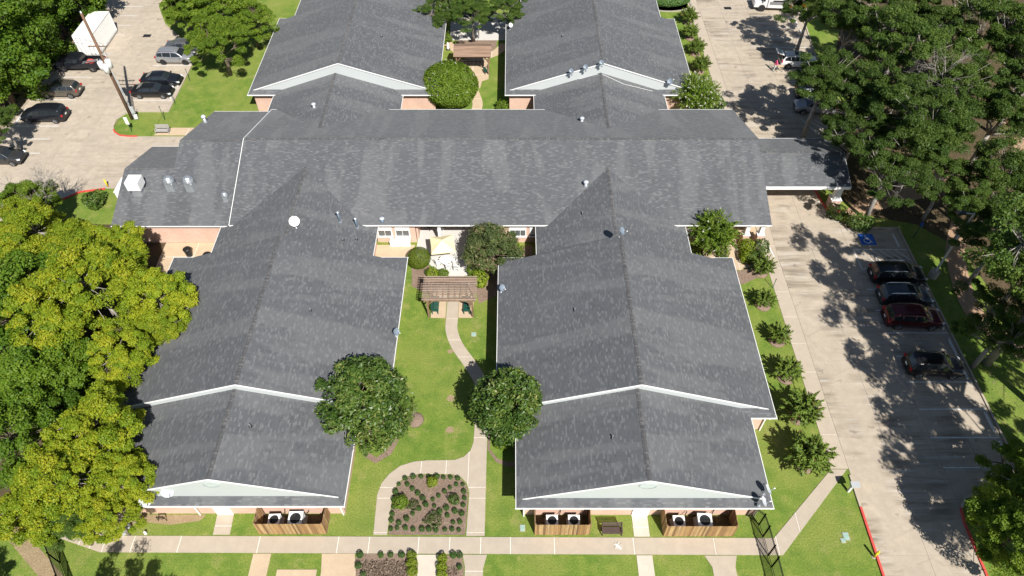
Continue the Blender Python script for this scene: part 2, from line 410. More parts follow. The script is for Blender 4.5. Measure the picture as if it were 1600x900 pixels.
slabs('courtyard_path', ribbon(pc, 1.05), [-8, 0], [30.2, 31.8, 33.6, 35.3, 37.1, 39.45, 41.95], 'walk_concrete', 'joint_fill', gap=0.02)
slabs('door_walk', [(8.68, 19.73), (9.8, 19.73), (9.8, 21.5), (8.68, 21.5)], [8, 10], [19.6, 20.4, 21.6], 'pale_walk', 'joint_fill')
slabs('door_walk', [(-21.3, 19.86), (-20.1, 19.86), (-20.2, 21.6), (-21.4, 21.6)], [-22, -20], [19.6, 20.5, 21.7], 'walk_concrete', 'joint_fill')
slabs('south_walk', [(8.7, 10), (9.85, 10), (9.8, 18.4), (8.7, 18.4)], [8, 10], [10, 14, 18.5], 'pale_walk', 'joint_fill')
slabs('south_walk', [(13.9, 10), (15.45, 10), (15.45, 17.6), (15.7, 18.38), (13.45, 18.38), (13.85, 17.6)], [13, 16], [10, 14, 18.5], 'walk_concrete', 'joint_fill')
slabs('south_walk', [(-6.5, 10), (-5.1, 10), (-5.08, 17.6), (-4.9, 18.44), (-6.7, 18.44), (-6.5, 17.8)], [-7, -4], [10, 14, 18.5], 'pale_walk', 'joint_fill')
slabs('south_walk', [(-3.25, 10), (-2.0, 10), (-2.0, 17.5), (-1.75, 18.44), (-3.45, 18.44), (-3.25, 17.6)], [-4, -1], [10, 14, 17.3, 18.5], 'walk_concrete', 'joint_fill')
slabs('tan_walk', [(-18.1, 10), (-16.9, 10), (-16.85, 18.52), (-18.1, 18.52)], [-19, -16], [10, 14, 18.6], 'tan_walk', 'tan_walk')
slabs('tan_walk', [(-12.9, 10), (-10.0, 10), (-10.75, 17.2), (-11.0, 18.52), (-13.3, 18.52), (-13.15, 17.3)], [-14, -9], [10, 14, 18.6], 'tan_walk', 'tan_walk')
slabs('tan_walk', [(-16.2, 14), (-13.45, 14), (-13.45, 17.42), (-16.2, 17.42)], [-17, -13], [10, 14, 18.6], 'tan_walk', 'tan_walk')
# court patio, pergola slab, strip by the bay
pat = [(-9.25, 52.1), (-9.25, 48.6), (-9.4, 47.4), (-8.7, 46.6), (-7.9, 46.1), (-7.2, 45.3), (-6.2, 44.65), (-5.6, 44.5), (-4.7, 44.5), (-3.6, 44.9), (-2.9, 46), (-2.7, 48), (-0.8, 48.7), (-0.8, 52.1)]
slabs('patio', pat, [-10, -6.6, -4.2, 0], [44, 47.2, 50.2, 53], 'patio_concrete', 'patio_concrete', gap=0.012)
slabs('bay_walk', [(-13.6, 46.6), (-9.6, 46.9), (-9.45, 48.6), (-13.6, 48.6)], [-14, -9], [46, 49], 'tan_walk', 'tan_walk')
slabs('pergola_slab', [(-7.25, 39.55), (-5.95, 39.55), (-5.95, 44.42), (-7.25, 42.4)], [-8, -5], [39, 42, 45], 'tan_walk', 'joint_fill')
slabs('pergola_slab', [(-4.8, 39.55), (-3.5, 39.55), (-3.5, 42.4), (-4.8, 44.42)], [-5, -3], [39, 42, 45], 'tan_walk', 'joint_fill')
slabs('court_walk', [(-5.88, 42.0), (-4.85, 42.0), (-4.75, 44.45), (-5.75, 44.45)], [-6, -4], [42, 43.3, 45], 'tan_walk', 'joint_fill')
# north court paths
slabs('north_court_path', ribbon(smooth_line([(-4.3, 67.8), (-4.2, 70.3), (-4.1, 72.2), (-4.6, 74.4), (-4.9, 76)]), 1.2), [-7, -3], [67, 69, 71, 73, 75, 77], 'tan_walk', 'joint_fill')
slabs('gazebo_slab', [(-5.9, 75.2), (-3.9, 75.2), (-3.7, 76.7), (-2.9, 77.2), (-2.9, 81.5), (-6.8, 81.5), (-6.8, 77.3), (-6.0, 77)], [-7, -4.9, -2], [75, 78.2, 82], 'tan_walk', 'joint_fill')
slabs('north_ring_path', ribbon(smooth_line([(-8.6, 85.6), (-7.2, 83.8), (-5.9, 82.5), (-4.6, 82.1), (-3.2, 82.4), (-1.9, 83.4), (-0.9, 85.2)]), 1.2), [-10, -7, -4.8, -2.6, 1], [80, 90], 'tan_walk', 'joint_fill')
slabs('north_court_yard', [(-8.3, 86.2), (-0.6, 86.2), (-0.6, 91), (-8.3, 91)], [-9, -4.5, 0], [86, 88.5, 92], 'patio_concrete', 'joint_fill')
slabs('kitchen_walk', [(-40.6, 65.9), (-33.0, 65.9), (-33.0, 67.3), (-38.9, 67.3), (-40.2, 66.6)], [-41, -37, -33], [65, 68], 'tan_walk', 'joint_fill')
slabs('porch_slab', [(18.4, 45.9), (21.5, 45.3), (24.15, 46.3), (24.3, 52), (18.4, 52)], [18, 21.6, 25.5], [45, 48.5, 53], 'tan_walk', 'joint_fill')
slabs('service_walk', [(-33.8, 44.8), (-27.2, 44.8), (-27.2, 48.9), (-33.8, 48.9)], [-34, -30.6, -27], [45, 47, 49], 'tan_walk', 'joint_fill')

# beds, soil, woodland floor, trail
def sheet(name, poly, mat, z=0.012):
    return tag(MB().prism(poly, -0.02, z).build(name, mat), kind='structure')
sheet('garden_bed', [(-8.8, 19.86), (-3.34, 19.86), (-3.24, 23.0), (-3.42, 23.7), (-3.85, 24.17), (-4.5, 24.44), (-7.0, 24.46), (-7.85, 24.27), (-8.42, 23.85), (-8.75, 23.2)], 'mulch', 0.03)
sheet('garden_bed', [(-10.85, 18.5), (-6.75, 18.5), (-6.55, 17.6), (-6.58, 14), (-10.0, 14), (-10.7, 16.4), (-11.0, 17.5)], 'mulch', 0.03)
sheet('garden_bed', [(-4.85, 18.4), (-3.5, 18.4), (-3.33, 17.6), (-3.33, 14), (-5.0, 14), (-5.02, 17.6)], 'mulch', 0.03)
sheet('garden_bed', [(-9.4, 47.2), (-8.7, 46.4), (-7.9, 45.9), (-7.2, 45.1), (-6.2, 44.4), (-5.85, 44.3), (-5.85, 42.8), (-7.3, 42.6), (-8.2, 42.6), (-9.3, 43.3), (-9.6, 46.7)], 'mulch', 0.02)
sheet('garden_bed', [(-4.65, 44.4), (-3.5, 44.8), (-2.8, 45.9), (-2.55, 47.9), (2.0, 48.6), (2.0, 43), (-1.4, 42.2), (-3.0, 41.2), (-3.3, 42.6), (-4.6, 42.8)], 'mulch', 0.02)
sheet('garden_bed', [(17, 44.5), (20.1, 44.3), (21.4, 43.5), (23.4, 44.6), (24.2, 46.1), (21.4, 45.2), (18.4, 45.8), (17, 48)], 'mulch', 0.02)
sheet('garden_bed', [(-11.4, 26.0), (-10.4, 25.4), (-9.3, 26.2), (-8.85, 27.4), (-8.9, 28.4), (-9.6, 29), (-11.4, 29)], 'mulch', 0.012)
sheet('garden_bed', [(-1.9, 26.6), (-1.2, 25.5), (-0.2, 25.1), (0.3, 25.2), (0.3, 28.6), (-1.9, 28.6)], 'mulch', 0.012)
sheet('lawn_patch', [(-11.3, 26.5), (-10.4, 25.9), (-9.6, 26.6), (-9.3, 27.6), (-9.6, 28.6), (-11.3, 28.8)], 'grass', 0.02)
sheet('lawn_patch', [(-1.7, 26.6), (-1.1, 25.8), (-0.3, 25.5), (0.2, 25.6), (0.2, 28.4), (-1.7, 28.4)], 'grass', 0.02)
sheet('garden_bed', arc(-4.6, 85.2, 2.6, 180, 360, 14) + [(-2.0, 88.4), (-7.2, 88.4)], 'mulch', 0.02)
sheet('soil_strip', [(-27.5, 21.35), (-22.2, 21.35), (-22.5, 20.9), (-24.6, 20.6), (-26.4, 20.8)], 'bare_soil')
def blob(cx, cy, rx, ry, n=18, seed=1):
    r = random.Random(seed); return [(cx + rx * math.cos(2 * math.pi * k / n) * (0.85 + 0.3 * r.random()), cy + ry * math.sin(2 * math.pi * k / n) * (0.85 + 0.3 * r.random())) for k in range(n)]
sheet('soil_strip', blob(-28.0, 20.9, 0.9, 0.5, seed=3), 'bare_soil')
sheet('soil_strip', [(-36.2, 26), (-34.9, 20.2), (-30.9, 17.1), (-27.5, 13), (-28.4, 12.6), (-31.5, 16.2), (-35.6, 19.4), (-37.4, 26)], 'bare_soil')
sheet('soil_strip', [(-57.3, 100), (-57.1, 80), (-57.7, 70), (-58.1, 52), (-59.6, 52), (-59.4, 70), (-58.6, 81), (-58.8, 100)], 'bare_soil')
sheet('soil_strip', blob(-8.9, 75.2, 0.8, 2.0, seed=5), 'bare_soil'); sheet('soil_strip', blob(-5.0, 31.2, 0.35, 0.3, seed=8), 'bare_soil')
sheet('soil_strip', blob(-4.9, 28.3, 0.33, 0.3, seed=9), 'bare_soil'); sheet('soil_strip', blob(-5.3, 35.9, 0.25, 0.22, seed=10), 'bare_soil')
wf = [(44.0, -30), (44.0, 20), (44.6, 30), (43.4, 36), (44.2, 42), (43.6, 48), (40.5, 51.5), (36.5, 52.6), (34.2, 55), (33.6, 62), (37.5, 65.5), (40.6, 69), (41.3, 82), (44.5, 90), (43, 105), (200, 160), (200, -30)]
sheet('woodland_floor', wf, 'forest_dirt', 0.008)
sheet('woodland_floor', [(-59.4, 120), (-58.9, 82), (-59.5, 70), (-59.5, 53), (-200, 53), (-200, 120)], 'forest_dirt', 0.008)
sheet('woodland_floor', [(-31.6, 53), (-31.4, 28), (-34.4, 24), (-37.6, 18), (-200, 18), (-200, 53), (-47.5, 51.2), (-43, 51.6), (-39, 51.4)], 'forest_dirt', 0.006)
trail = smooth_line([(33.6, 50.6), (34.4, 52.4), (36.6, 54.2), (40, 55.6), (43.5, 57.0), (47, 60.5)])
sheet('trail', ribbon(trail, [2.0] * len(trail)), 'gravel_path', 0.022)
trail = smooth_line([(45.2, 52), (43.0, 48.0), (41.9, 44.2), (41.5, 40.8), (42.0, 38.4), (43.6, 36.0), (44.6, 34.4), (44.2, 32.4), (43.5, 30.5), (45, 27.0)])
sheet('trail', ribbon(trail, [1.75] * len(trail)), 'gravel_path', 0.026)
sheet('trail', ribbon(smooth_line([(56, 62), (57.5, 66), (56, 72), (58, 78)]), 1.8), 'gravel_path', 0.022)

# kerbs
def kerb(pts, mat, h=0.13, w=0.16, label=None):
    m = MB()
    for a, b in zip(pts[:-1], pts[1:]): m.bar((*a, h / 2), (*b, h / 2), w, h)
    o = m.build('kerb', mat); tag(o, kind='structure'); return o
kerb([(25.46, 10), (25.46, 21.9)], 'red_paint'); kerb([(25.46, 21.95), (25.46, 24.4)], 'walk_concrete')
kerb([(32.55, 10), (32.55, 20.7), (32.75, 21.8)], 'red_paint'); kerb([(32.8, 21.85), (33.4, 22.65), (34.3, 22.95), (38.4, 22.95)], 'walk_concrete')
kerb([(38.45, 23), (38.45, 50.9), (33.7, 50.95)], 'walk_concrete')
kerb([(33.4, 53.35), (32.6, 53.3), (32.15, 53.8), (31.9, 54.8), (31.75, 56.6), (31.75, 60.6)], 'red_paint')
kerb([(38.95, 68.5), (39.0, 83), (39.7, 90), (40.5, 120)], 'walk_concrete')
kerb([(-42.4, 65.68), (-43.4, 65.7), (-44.4, 65.85), (-45.2, 66.45), (-45.5, 66.9)], 'red_paint')
kerb([(-45.55, 66.95), (-45.8, 67.6), (-45.88, 68.9), (-45.25, 70.05), (-44.2, 70.4), (-40.3, 70.4)], 'walk_concrete')
kerb([(-40.35, 70.45), (-40.55, 84.5), (-43.5, 86.3), (-47, 90.1), (-49.5, 95), (-50.2, 120)], 'walk_concrete')
kerb([(-47.0, 54.0), (-46.5, 55.15), (-45.1, 56.3), (-42.7, 56.8)], 'red_paint')
kerb([(-57.95, 120), (-57.35, 80), (-57.85, 70), (-58.25, 52)], 'walk_concrete')

# painted lines
pm = MB()
def stripe(x0, y0, x1, y1, w=0.11):
    d = Vector((x1 - x0, y1 - y0)).normalized(); nx, ny = -d.y * w / 2, d.x * w / 2; z = 0.041
    pm.face([(x0 - nx, y0 - ny, z), (x1 - nx, y1 - ny, z), (x1 + nx, y1 + ny, z), (x0 + nx, y0 + ny, z)])
for y in (25.05, 27.6, 30.15, 32.75, 35.35, 37.85, 40.4, 42.9): stripe(32.75, y, 38.2, y)
stripe(33.05, 48.0, 38.3, 47.95); stripe(33.05, 48.0, 33.12, 45.42); stripe(33.12, 45.42, 38.2, 45.42)
for k in range(9):
    a = 33.3 + k * 0.75
    if a < 37.6: stripe(a, 47.95, min(a + 2.0, 38.2), 47.95 - min(2.0, 38.2 - a) * 1.24)
stripe(25.0, 48.4, 25.2, 46.9, 0.12)
for y in (92.0, 89.5, 86.75, 84.35, 81.8, 79.2, 76.6, 74.0, 71.4): stripe(34.0, y, 38.8, y)
for k in range(5): stripe(34.2 + k * 0.9, 68.8, 35.6 + k * 0.9, 67.0)
stripe(33.6, 68.9, 34.6, 66.2)
for y in (62.7, 65.2, 67.6, 70.2, 72.75, 75.15, 77.55, 80.1, 82.5): stripe(-57.0, y, -52.1, y)
for y in (87.5, 90, 92.5, 95.05): stripe(-56.8, y, -51.6, y)
for y in (72.68, 75.2, 77.7, 80.2, 82.8): stripe(-45.35, y, -40.6, y)
o = pm.build('painted_lines', 'white_paint'); tag(o, kind='structure')
# blue accessible-bay emblem: square with a white wheelchair figure
o = MB().prism([(34.13, 48.6), (35.6, 48.6), (35.6, 50.1), (34.13, 50.1)], 0.03, 0.040).build('bay_emblem', 'blue_paint'); tag(o, kind='structure')
em = MB(); cx, cy, z = 34.87, 49.35, 0.045
def seg(pts, w):
    for a, b in zip(pts[:-1], pts[1:]):
        d = Vector((b[0] - a[0], b[1] - a[1])).normalized(); nx, ny = -d.y * w / 2, d.x * w / 2
        em.face([(cx + a[0] - nx, cy + a[1] - ny, z), (cx + b[0] - nx, cy + b[1] - ny, z), (cx + b[0] + nx, cy + b[1] + ny, z), (cx + a[0] + nx, cy + a[1] + ny, z)])
seg([(-0.08, 0.35), (-0.06, 0.0), (0.22, -0.02), (0.32, -0.4), (0.44, -0.36)], 0.11); seg([(-0.07, 0.17), (0.18, 0.15)], 0.09)
seg([(0.32 * math.cos(R(a)) - 0.06, 0.32 * math.sin(R(a)) - 0.2) for a in range(110, 360, 25)], 0.09)
em.face([(cx - 0.08 + 0.1 * math.cos(k), cy + 0.5 + 0.1 * math.sin(k), z) for k in np.linspace(0, 2 * math.pi, 10, endpoint=False)])
em.build('emblem_figure', 'white_paint', o)
# chalk splash on the front walk
sm = MB(); rs = random.Random(4)
for k in range(60):
    a = rs.uniform(0, 6.28); l = rs.uniform(0.08, 0.34) * (1.3 if math.cos(a) > 0.4 else 0.8); w = rs.uniform(0.008, 0.03)
    p = Vector((7.38, 19.05)); d = Vector((math.cos(a), math.sin(a))); q = Vector((-d.y, d.x)) * w
    sm.face([(*(p - q), 0.038), (*(p + d * l - q * 0.4), 0.038), (*(p + d * l + q * 0.4), 0.038), (*(p + q), 0.038)])
sm.v = [(x, y, z + 0.0004 * i) for i, (x, y, z) in enumerate(sm.v)]
o = sm.build('chalk_mark', 'joint_fill'); tag(o, kind='structure')

# ================================================================ THE BUILDING
BLD = thing('building', 'single storey brick complex with linked wings under grey shingle gable roofs', 'building', (-3, 52, 0))
S = 1 / 3.0
class Roof:
    """gable roof; ridge along y (axis 'y') or x; d0/d1 > 0 give a hipped skirt under the gable at that end"""
    def __init__(s, label, axis, e0, e1, a0, a1, ze, d0=0.0, d1=0.0, gable0=True, gable1=True, rake0=True, rake1=True, trim=0.10, vent0=False, oh=0.03, edge='soffit', cap=True, soffit=True, gut=True):
        T = (lambda c, a, z: (c, a, z)) if axis == 'y' else (lambda c, a, z: (a, c, z))
        c = (e0 + e1) / 2; zr = ze + (e1 - e0) / 2 * S; s.zr = zr; s.c = c; s.ze = ze; s.e0, s.e1, s.a0, s.a1 = e0, e1, a0, a1
        sl = math.sqrt(1 + S * S); g0 = a0 + d0; g1 = a1 - d1; s.g0 = g0; s.g1 = g1
        m = MB(); th = 0.13
        for side in (0, 1):
            e = e0 if side == 0 else e1; sg = 1 if side == 0 else -1
            def P(off, a): return T(e + sg * off, a, ze + off * S)
            h = (e1 - e0) / 2; r0 = g0 - (oh if d0 else 0); r1 = g1 + (oh if d1 else 0)
            pts = [(0, a0)] + ([(d0, g0), (d0, r0)] if d0 else []) + [(h, r0), (h, r1)] + ([(d1, r1), (d1, g1)] if d1 else []) + [(0, a1)]
            top = [P(o_, a_) for o_, a_ in pts]; uv = [(a_ + side * 37.3, o_ * sl) for o_, a_ in pts]
            if (side == 0) == (axis == 'y'): pass
            else: top = top[::-1]; uv = uv[::-1]
            # outward normal up
            v = (Vector(top[1]) - Vector(top[0])).cross(Vector(top[2]) - Vector(top[1]))
            nz = sum((top[k - 1][0] * top[k][1] - top[k][0] * top[k - 1][1]) for k in range(len(top)))
            if nz < 0: top = top[::-1]; uv = uv[::-1]
            m.face(top, 0, uv)
            m.face([(p[0], p[1], p[2] - th) for p in reversed(top)], 1)
            for k in range(len(top)):
                p, q = top[k - 1], top[k]
                m.face([p, (p[0], p[1], p[2] - th), (q[0], q[1], q[2] - th), q], 1)
        for d, a, g, dr in ((d0, a0, g0, 1), (d1, a1, g1, -1)):
            if not d: continue
            pts = [T(e0, a, ze), T(e1, a, ze), T(e1 - d, g, ze + d * S), T(e0 + d, g, ze + d * S)]
            uv = [(e0, 0), (e1, 0), (e1 - d, d * sl), (e0 + d, d * sl)]
            nz = sum((pts[k - 1][0] * pts[k][1] - pts[k][0] * pts[k - 1][1]) for k in range(4))
            if nz < 0: pts = pts[::-1]; uv = uv[::-1]
            m.face(pts, 0, uv)
            q = [T(e0, a, ze), T(e1, a, ze)]; m.face([q[0], (q[0][0], q[0][1], ze - th), (q[1][0], q[1][1], ze - th), q[1]], 1)
        s.o = m.build('roof', ['shingle', edge], BLD, world=True); s.o['label'] = label
        # ridge caps
        if cap:
            rc = MB(); w = 0.16; r0 = g0 - (oh if d0 else 0) + 0.02; r1 = g1 + (oh if d1 else 0) - 0.02
            for sg in (-1, 1):
                pts = [T(c, r0, zr + 0.022), T(c, r1, zr + 0.022), T(c + sg * w, r1, zr - w * S + 0.022), T(c + sg * w, r0, zr - w * S + 0.022)]
                uv = [(0, r0), (0, r1), (0.3, r1), (0.3, r0)]
                if sum((pts[k - 1][0] * pts[k][1] - pts[k][0] * pts[k - 1][1]) for k in range(4)) < 0: pts = pts[::-1]; uv = uv[::-1]
                rc.face(pts, 0, uv)
            rc.build('ridge_cap', 'ridge_shingle', s.o, world=False).location = tuple(-x for x in BLD.location)
        # gutters along the eaves
        off = tuple(-x for x in BLD.location)
        if gut:
          for e, sg in ((e0, -1), (e1, 1)):
            MB().bar(T(e + sg * 0.03, a0, ze - 0.06), T(e + sg * 0.03, a1, ze - 0.06), 0.045, 0.11).build('gutter', 'white_trim', s.o).location = off
          for d, a, sg in ((d0, a0, -1), (d1, a1, 1)):
            if d: MB().bar(T(e0 - 0.08, a + sg * 0.03, ze - 0.062), T(e1 + 0.08, a + sg * 0.03, ze - 0.062), 0.05, 0.1).build('gutter', 'white_trim', s.o).location = off
        if soffit:
            sf = MB(); zz = ze - 0.15
            q = [T(e0 + 0.02, a0 + 0.02, zz), T(e1 - 0.02, a0 + 0.02, zz), T(e1 - 0.02, a1 - 0.02, zz), T(e0 + 0.02, a1 - 0.02, zz)]
            sf.face(q if axis != 'y' else q[::-1]); sf.build('soffit', 'soffit', s.o).location = tuple(-x for x in BLD.location)
        # gable walls and rake boards
        for d, g, dr, on, rk, vent in ((d0, g0, 1, gable0, rake0, vent0), (d1, g1, -1, gable1, rake1, False)):
            a_face = g + dr * 0.02; zb = ze + d * S - 0.02
            if on:
                gm = MB(); lo0, lo1 = e0 + (d if d else 0.35), e1 - (d if d else 0.35); zlo = ze + (lo0 - e0) * S - th
                pts = [T(lo0, a_face, zlo if d == 0 else zb - 0.1), T(lo1, a_face, zlo if d == 0 else zb - 0.1), T(lo1, a_face, zlo), T(c, a_face, zr - th), T(lo0, a_face, zlo)]
                if d == 0: pts = [pts[0], pts[1], pts[3]]
                gm.face(pts); gw = gm.build('gable_wall', 'siding', BLD, world=True)
                if vent:
                    vm = MB(); zc = zr - 0.85; n = 20
                    ring = [(0.55 * math.cos(2 * math.pi * k / n), 0.36 * math.sin(2 * math.pi * k / n)) for k in range(n)]
                    for k in range(n):
                        p, q = ring[k], ring[(k + 1) % n]
                        for ra, rb in ((1.0, 1.12),):
                            vm.face([T(c + p[0], a_face - 0.05, zc + p[1]), T(c + q[0], a_face - 0.05, zc + q[1]), T(c + q[0] * rb, a_face - 0.05, zc + q[1] * rb), T(c + p[0] * rb, a_face - 0.05, zc + p[1] * rb)])
                            vm.face([T(c + p[0] * rb, a_face - 0.05, zc + p[1] * rb), T(c + q[0] * rb, a_face - 0.05, zc + q[1] * rb), T(c + q[0] * rb, a_face, zc + q[1] * rb), T(c + p[0] * rb, a_face, zc + p[1] * rb)])
                    for j in range(7):
                        zz = -0.3 + j * 0.1; w = 0.55 * math.sqrt(max(0, 1 - (zz / 0.36) ** 2))
                        vm.face([T(c - w, a_face - 0.022, zc + zz + 0.048), T(c + w, a_face - 0.022, zc + zz + 0.048), T(c + w, a_face - 0.026, zc + zz - 0.044), T(c - w, a_face - 0.026, zc + zz - 0.044)])
                    vm.build('gable_vent', 'vent_siding', gw).location = tuple(-x for x in BLD.location)
            if rk:
                ra = g - dr * ((oh if d else 0) + 0.025); up = 0.035 if dr > 0 else -0.03
                for e, sg in ((e0, 1), (e1, -1)):
                    o0 = d * 0.72 if d else -0.02; rm = MB()
                    p = T(e + sg * o0, ra, ze + o0 * S - trim / 2 + up); q = T(c, ra, zr - trim / 2 + up)
                    rm.bar(p, q, 0.05, trim); rm.build('rake_board', 'white_trim', s.o).location = tuple(-x for x in BLD.location)

def walls(name, x0, x1, y0, y1, z1, mat='brick', sides='nsew', z0=0.0):
    t = 0.2
    for sd in sides:
        b = MB()
        if sd == 's': b.box(((x0 + x1) / 2, y0 + t / 2, (z0 + z1) / 2), (x1 - x0, t, z1 - z0))
        if sd == 'n': b.box(((x0 + x1) / 2, y1 - t / 2, (z0 + z1) / 2), (x1 - x0, t, z1 - z0))
        if sd == 'w': b.box((x0 + t / 2, (y0 + y1) / 2, (z0 + z1) / 2), (t, y1 - y0 - 2 * t - 0.004, z1 - z0))
        if sd == 'e': b.box((x1 - t / 2, (y0 + y1) / 2, (z0 + z1) / 2), (t, y1 - y0 - 2 * t - 0.004, z1 - z0))
        b.build('wall', mat, BLD, world=True)

# south-east wing
Roof('long low front roof over the south-east wing with oval gable vent', 'y', 0.3, 18.07, 20.68, 28.6, 2.7, d0=0.62, gable1=False, rake1=False, vent0=True)
Roof('wide grey shingle roof of the south-east wing', 'y', -1.2, 20.0, 27.79, 44.36, 2.7, d0=0.7, d1=0.7, rake1=False)
Roof('low link roof joining the south-east wing to the main hall', 'y', 2.25, 16.4, 43.4, 54.35, 2.62, gable0=False, gable1=False, rake0=False, rake1=False, edge='roof_edge')
walls('se', 0.75, 17.6, 21.35, 28.3, 2.55); walls('se', -0.75, 19.55, 28.35, 43.8, 2.55); walls('se', 2.7, 15.95, 43.8, 48.9, 2.47, sides='we')
# south-west wing
Roof('long low front roof over the south-west wing with oval gable vent', 'y', -29.0, -11.65, 20.82, 28.6, 2.7, d0=0.62, gable1=False, rake1=False, vent0=True)
Roof('wide grey shingle roof of the south-west wing', 'y', -30.7, -9.5, 27.79, 44.42, 2.7, d0=0.7, d1=0.7, rake1=False)
Roof('low link roof joining the south-west wing to the main hall', 'y', -27.55, -12.7, 43.4, 54.35, 2.55, gable0=False, gable1=False, rake0=False, rake1=False, edge='roof_edge')
walls('sw', -28.55, -12.1, 21.45, 28.3, 2.55); walls('sw', -30.25, -9.95, 28.35, 43.85, 2.55); walls('sw', -27.1, -13.15, 43.85, 48.9, 2.4, sides='we')
# main hall, west bay, kitchen
Roof('long cross-wise grey shingle roof of the main hall', 'x', 48.3, 66.6, -26.6, 24.45, 3.0, gable0=False, trim=0.2, rake1=False)
Roof('grey shingle roof over the west bay of the main hall', 'x', 48.42, 66.55, -33.05, -26.62, 2.78, gable1=False, rake0=False, rake1=False, edge='roof_edge')
Roof('lower kitchen roof with exhaust fans at the west end', 'x', 48.45, 60.4, -37.9, -32.95, 2.75, gable1=False, rake0=False, rake1=False, edge='roof_edge')
for x0, x1, y0, y1, sd in ((-26.6, -13.15, 49, 66, 'n'), (-13.1, -9.3, 49.0, 52, 's'), (-9.3, -9.1, 49.2, 52, 'e'), (-9.1, -0.8, 52.0, 55, 's'), (-0.8, 2.3, 49.0, 52, 's'), (-0.8, 0.0, 49.2, 52.2, 'w'),
                            (16.2, 21.2, 49.0, 52, 's'), (20.9, 21.2, 49.2, 52.4, 'e'), (21.0, 24.0, 52.0, 55, 's'), (22, 24.0, 51, 66, 'e'), (-13, 24.0, 60, 66, 'n')):
    walls('hall', x0, x1, y0, y1, 2.86, sides=sd)
walls('kit', -37.4, -26.2, 48.95, 66.0, 2.6, sides='s'); walls('kit', -37.4, -33.2, 50, 59.9, 2.6, sides='wn'); walls('kit', -32.6, -26.5, 58, 66.0, 2.62, sides='wn')
# north wings and links
Roof('wide grey shingle roof of the north-west wing', 'y', -30.15, -8.5, 69.85, 86.9, 2.7, d0=0.7, d1=0.7, rake1=False)
Roof('far roof of the north-west wing', 'y', -28.3, -10.3, 85.9, 108, 2.7, gable0=False, gable1=False, rake0=False, rake1=False, edge='roof_edge')
Roof('low link roof joining the north-west wing to the main hall', 'y', -27.2, -12.45, 60.6, 70.8, 2.62, gable0=False, gable1=False, rake0=False, rake1=False, edge='roof_edge')
Roof('wide grey shingle roof of the north-east wing', 'y', -0.75, 21.0, 69.85, 86.8, 2.7, d0=0.7, d1=0.7, rake1=False)
Roof('far roof of the north-east wing', 'y', 1.2, 19.3, 85.9, 108, 2.7, gable0=False, gable1=False, rake0=False, rake1=False, edge='roof_edge')
Roof('low link roof joining the north-east wing to the main hall', 'y', 2.5, 17.4, 60.6, 70.8, 2.62, gable0=False, gable1=False, rake0=False, rake1=False, edge='roof_edge')
walls('nw', -29.7, -8.95, 70.4, 86.4, 2.55); walls('ne', -0.3, 20.55, 70.4, 86.3, 2.55)
walls('nw', -26.75, -12.9, 65.5, 70.6, 2.47, sides='we'); walls('ne', 2.95, 16.95, 65.5, 70.6, 2.47, sides='we')
walls('nw', -27.85, -10.75, 86.3, 107, 2.55, sides='we'); walls('ne', 1.65, 18.85, 86.3, 107, 2.55, sides='we')
# porte-cochere
Roof('shingle canopy roof of the drive-through entrance', 'x', 53.28, 60.9, 23.6, 33.3, 3.42, gable0=False, rake0=False, trim=0.24, oh=0)
fb = MB(); fb.bar((24.5, 53.2, 3.26), (33.3, 53.2, 3.26), 0.05, 0.3); fb.build('fascia', 'white_trim', BLD, world=True)
for x, y, zt in ((32.75, 54.1, 3.27), (32.75, 60.0, 3.27), (22.6, 49.0, 2.85), (24.0, 49.0, 2.85)):
    big = zt > 3
    p = MB(); w = 0.95 if big else 0.62; p.box((x, y, 0.6), (w, w, 1.2)); o = p.build('pillar_base', 'brick', BLD, world=True)
    q = MB(); q.box((x, y, 1.23), (w + 0.1, w + 0.1, 0.06)); q.box((x, y, (1.26 + zt) / 2), (w * 0.62, w * 0.62, zt - 1.26)); q.box((x, y, zt - 0.1), (w * 0.8, w * 0.8, 0.2))
    q.build('column', 'white_trim', BLD, world=True)
for x in (-7.0, -1.6):
    q = MB(); q.box((x, 49.1, 1.43), (0.3, 0.3, 2.82)); q.box((x, 49.1, 0.12), (0.42, 0.42, 0.24)); q.box((x, 49.1, 2.72), (0.42, 0.42, 0.2)); q.build('column', 'white_trim', BLD, world=True)
# doors and windows
def window(x, y, w, h, z, n=2, blind=0.55, face='s'):
    fr = MB(); d = -1 if face == 's' else 1
    fr.box((x, y + d * 0.03, z), (w + 0.14, 0.07, h + 0.14)); f = fr.build('window', 'white_trim', BLD, world=True)
    for k in range(n):
        pw = w / n - 0.05; px = x - w / 2 + (k + 0.5) * w / n
        p = MB(); p.box((px, y + d * 0.07, z - h * blind / 2), (pw, 0.02, h * (1 - blind) - 0.03)); p.build('pane', 'window_glass', f).location = tuple(-q for q in BLD.location)
    s_ = MB(); s_.box((x, y + d * 0.08, z - h / 2 - 0.1), (w + 0.25, 0.18, 0.06)); s_.build('sill', 'white_trim', f).location = tuple(-q for q in BLD.location)
for x in (-12.25, -10.55): window(x, 49.0, 1.25, 1.6, 1.75)
window(0.55, 49.0, 1.5, 1.5, 1.7, 3, 0.5); window(2.0, 49.0, 0.5, 1.5, 1.7, 1, 0.9); window(17.6, 49.0, 1.4, 1.5, 1.6)
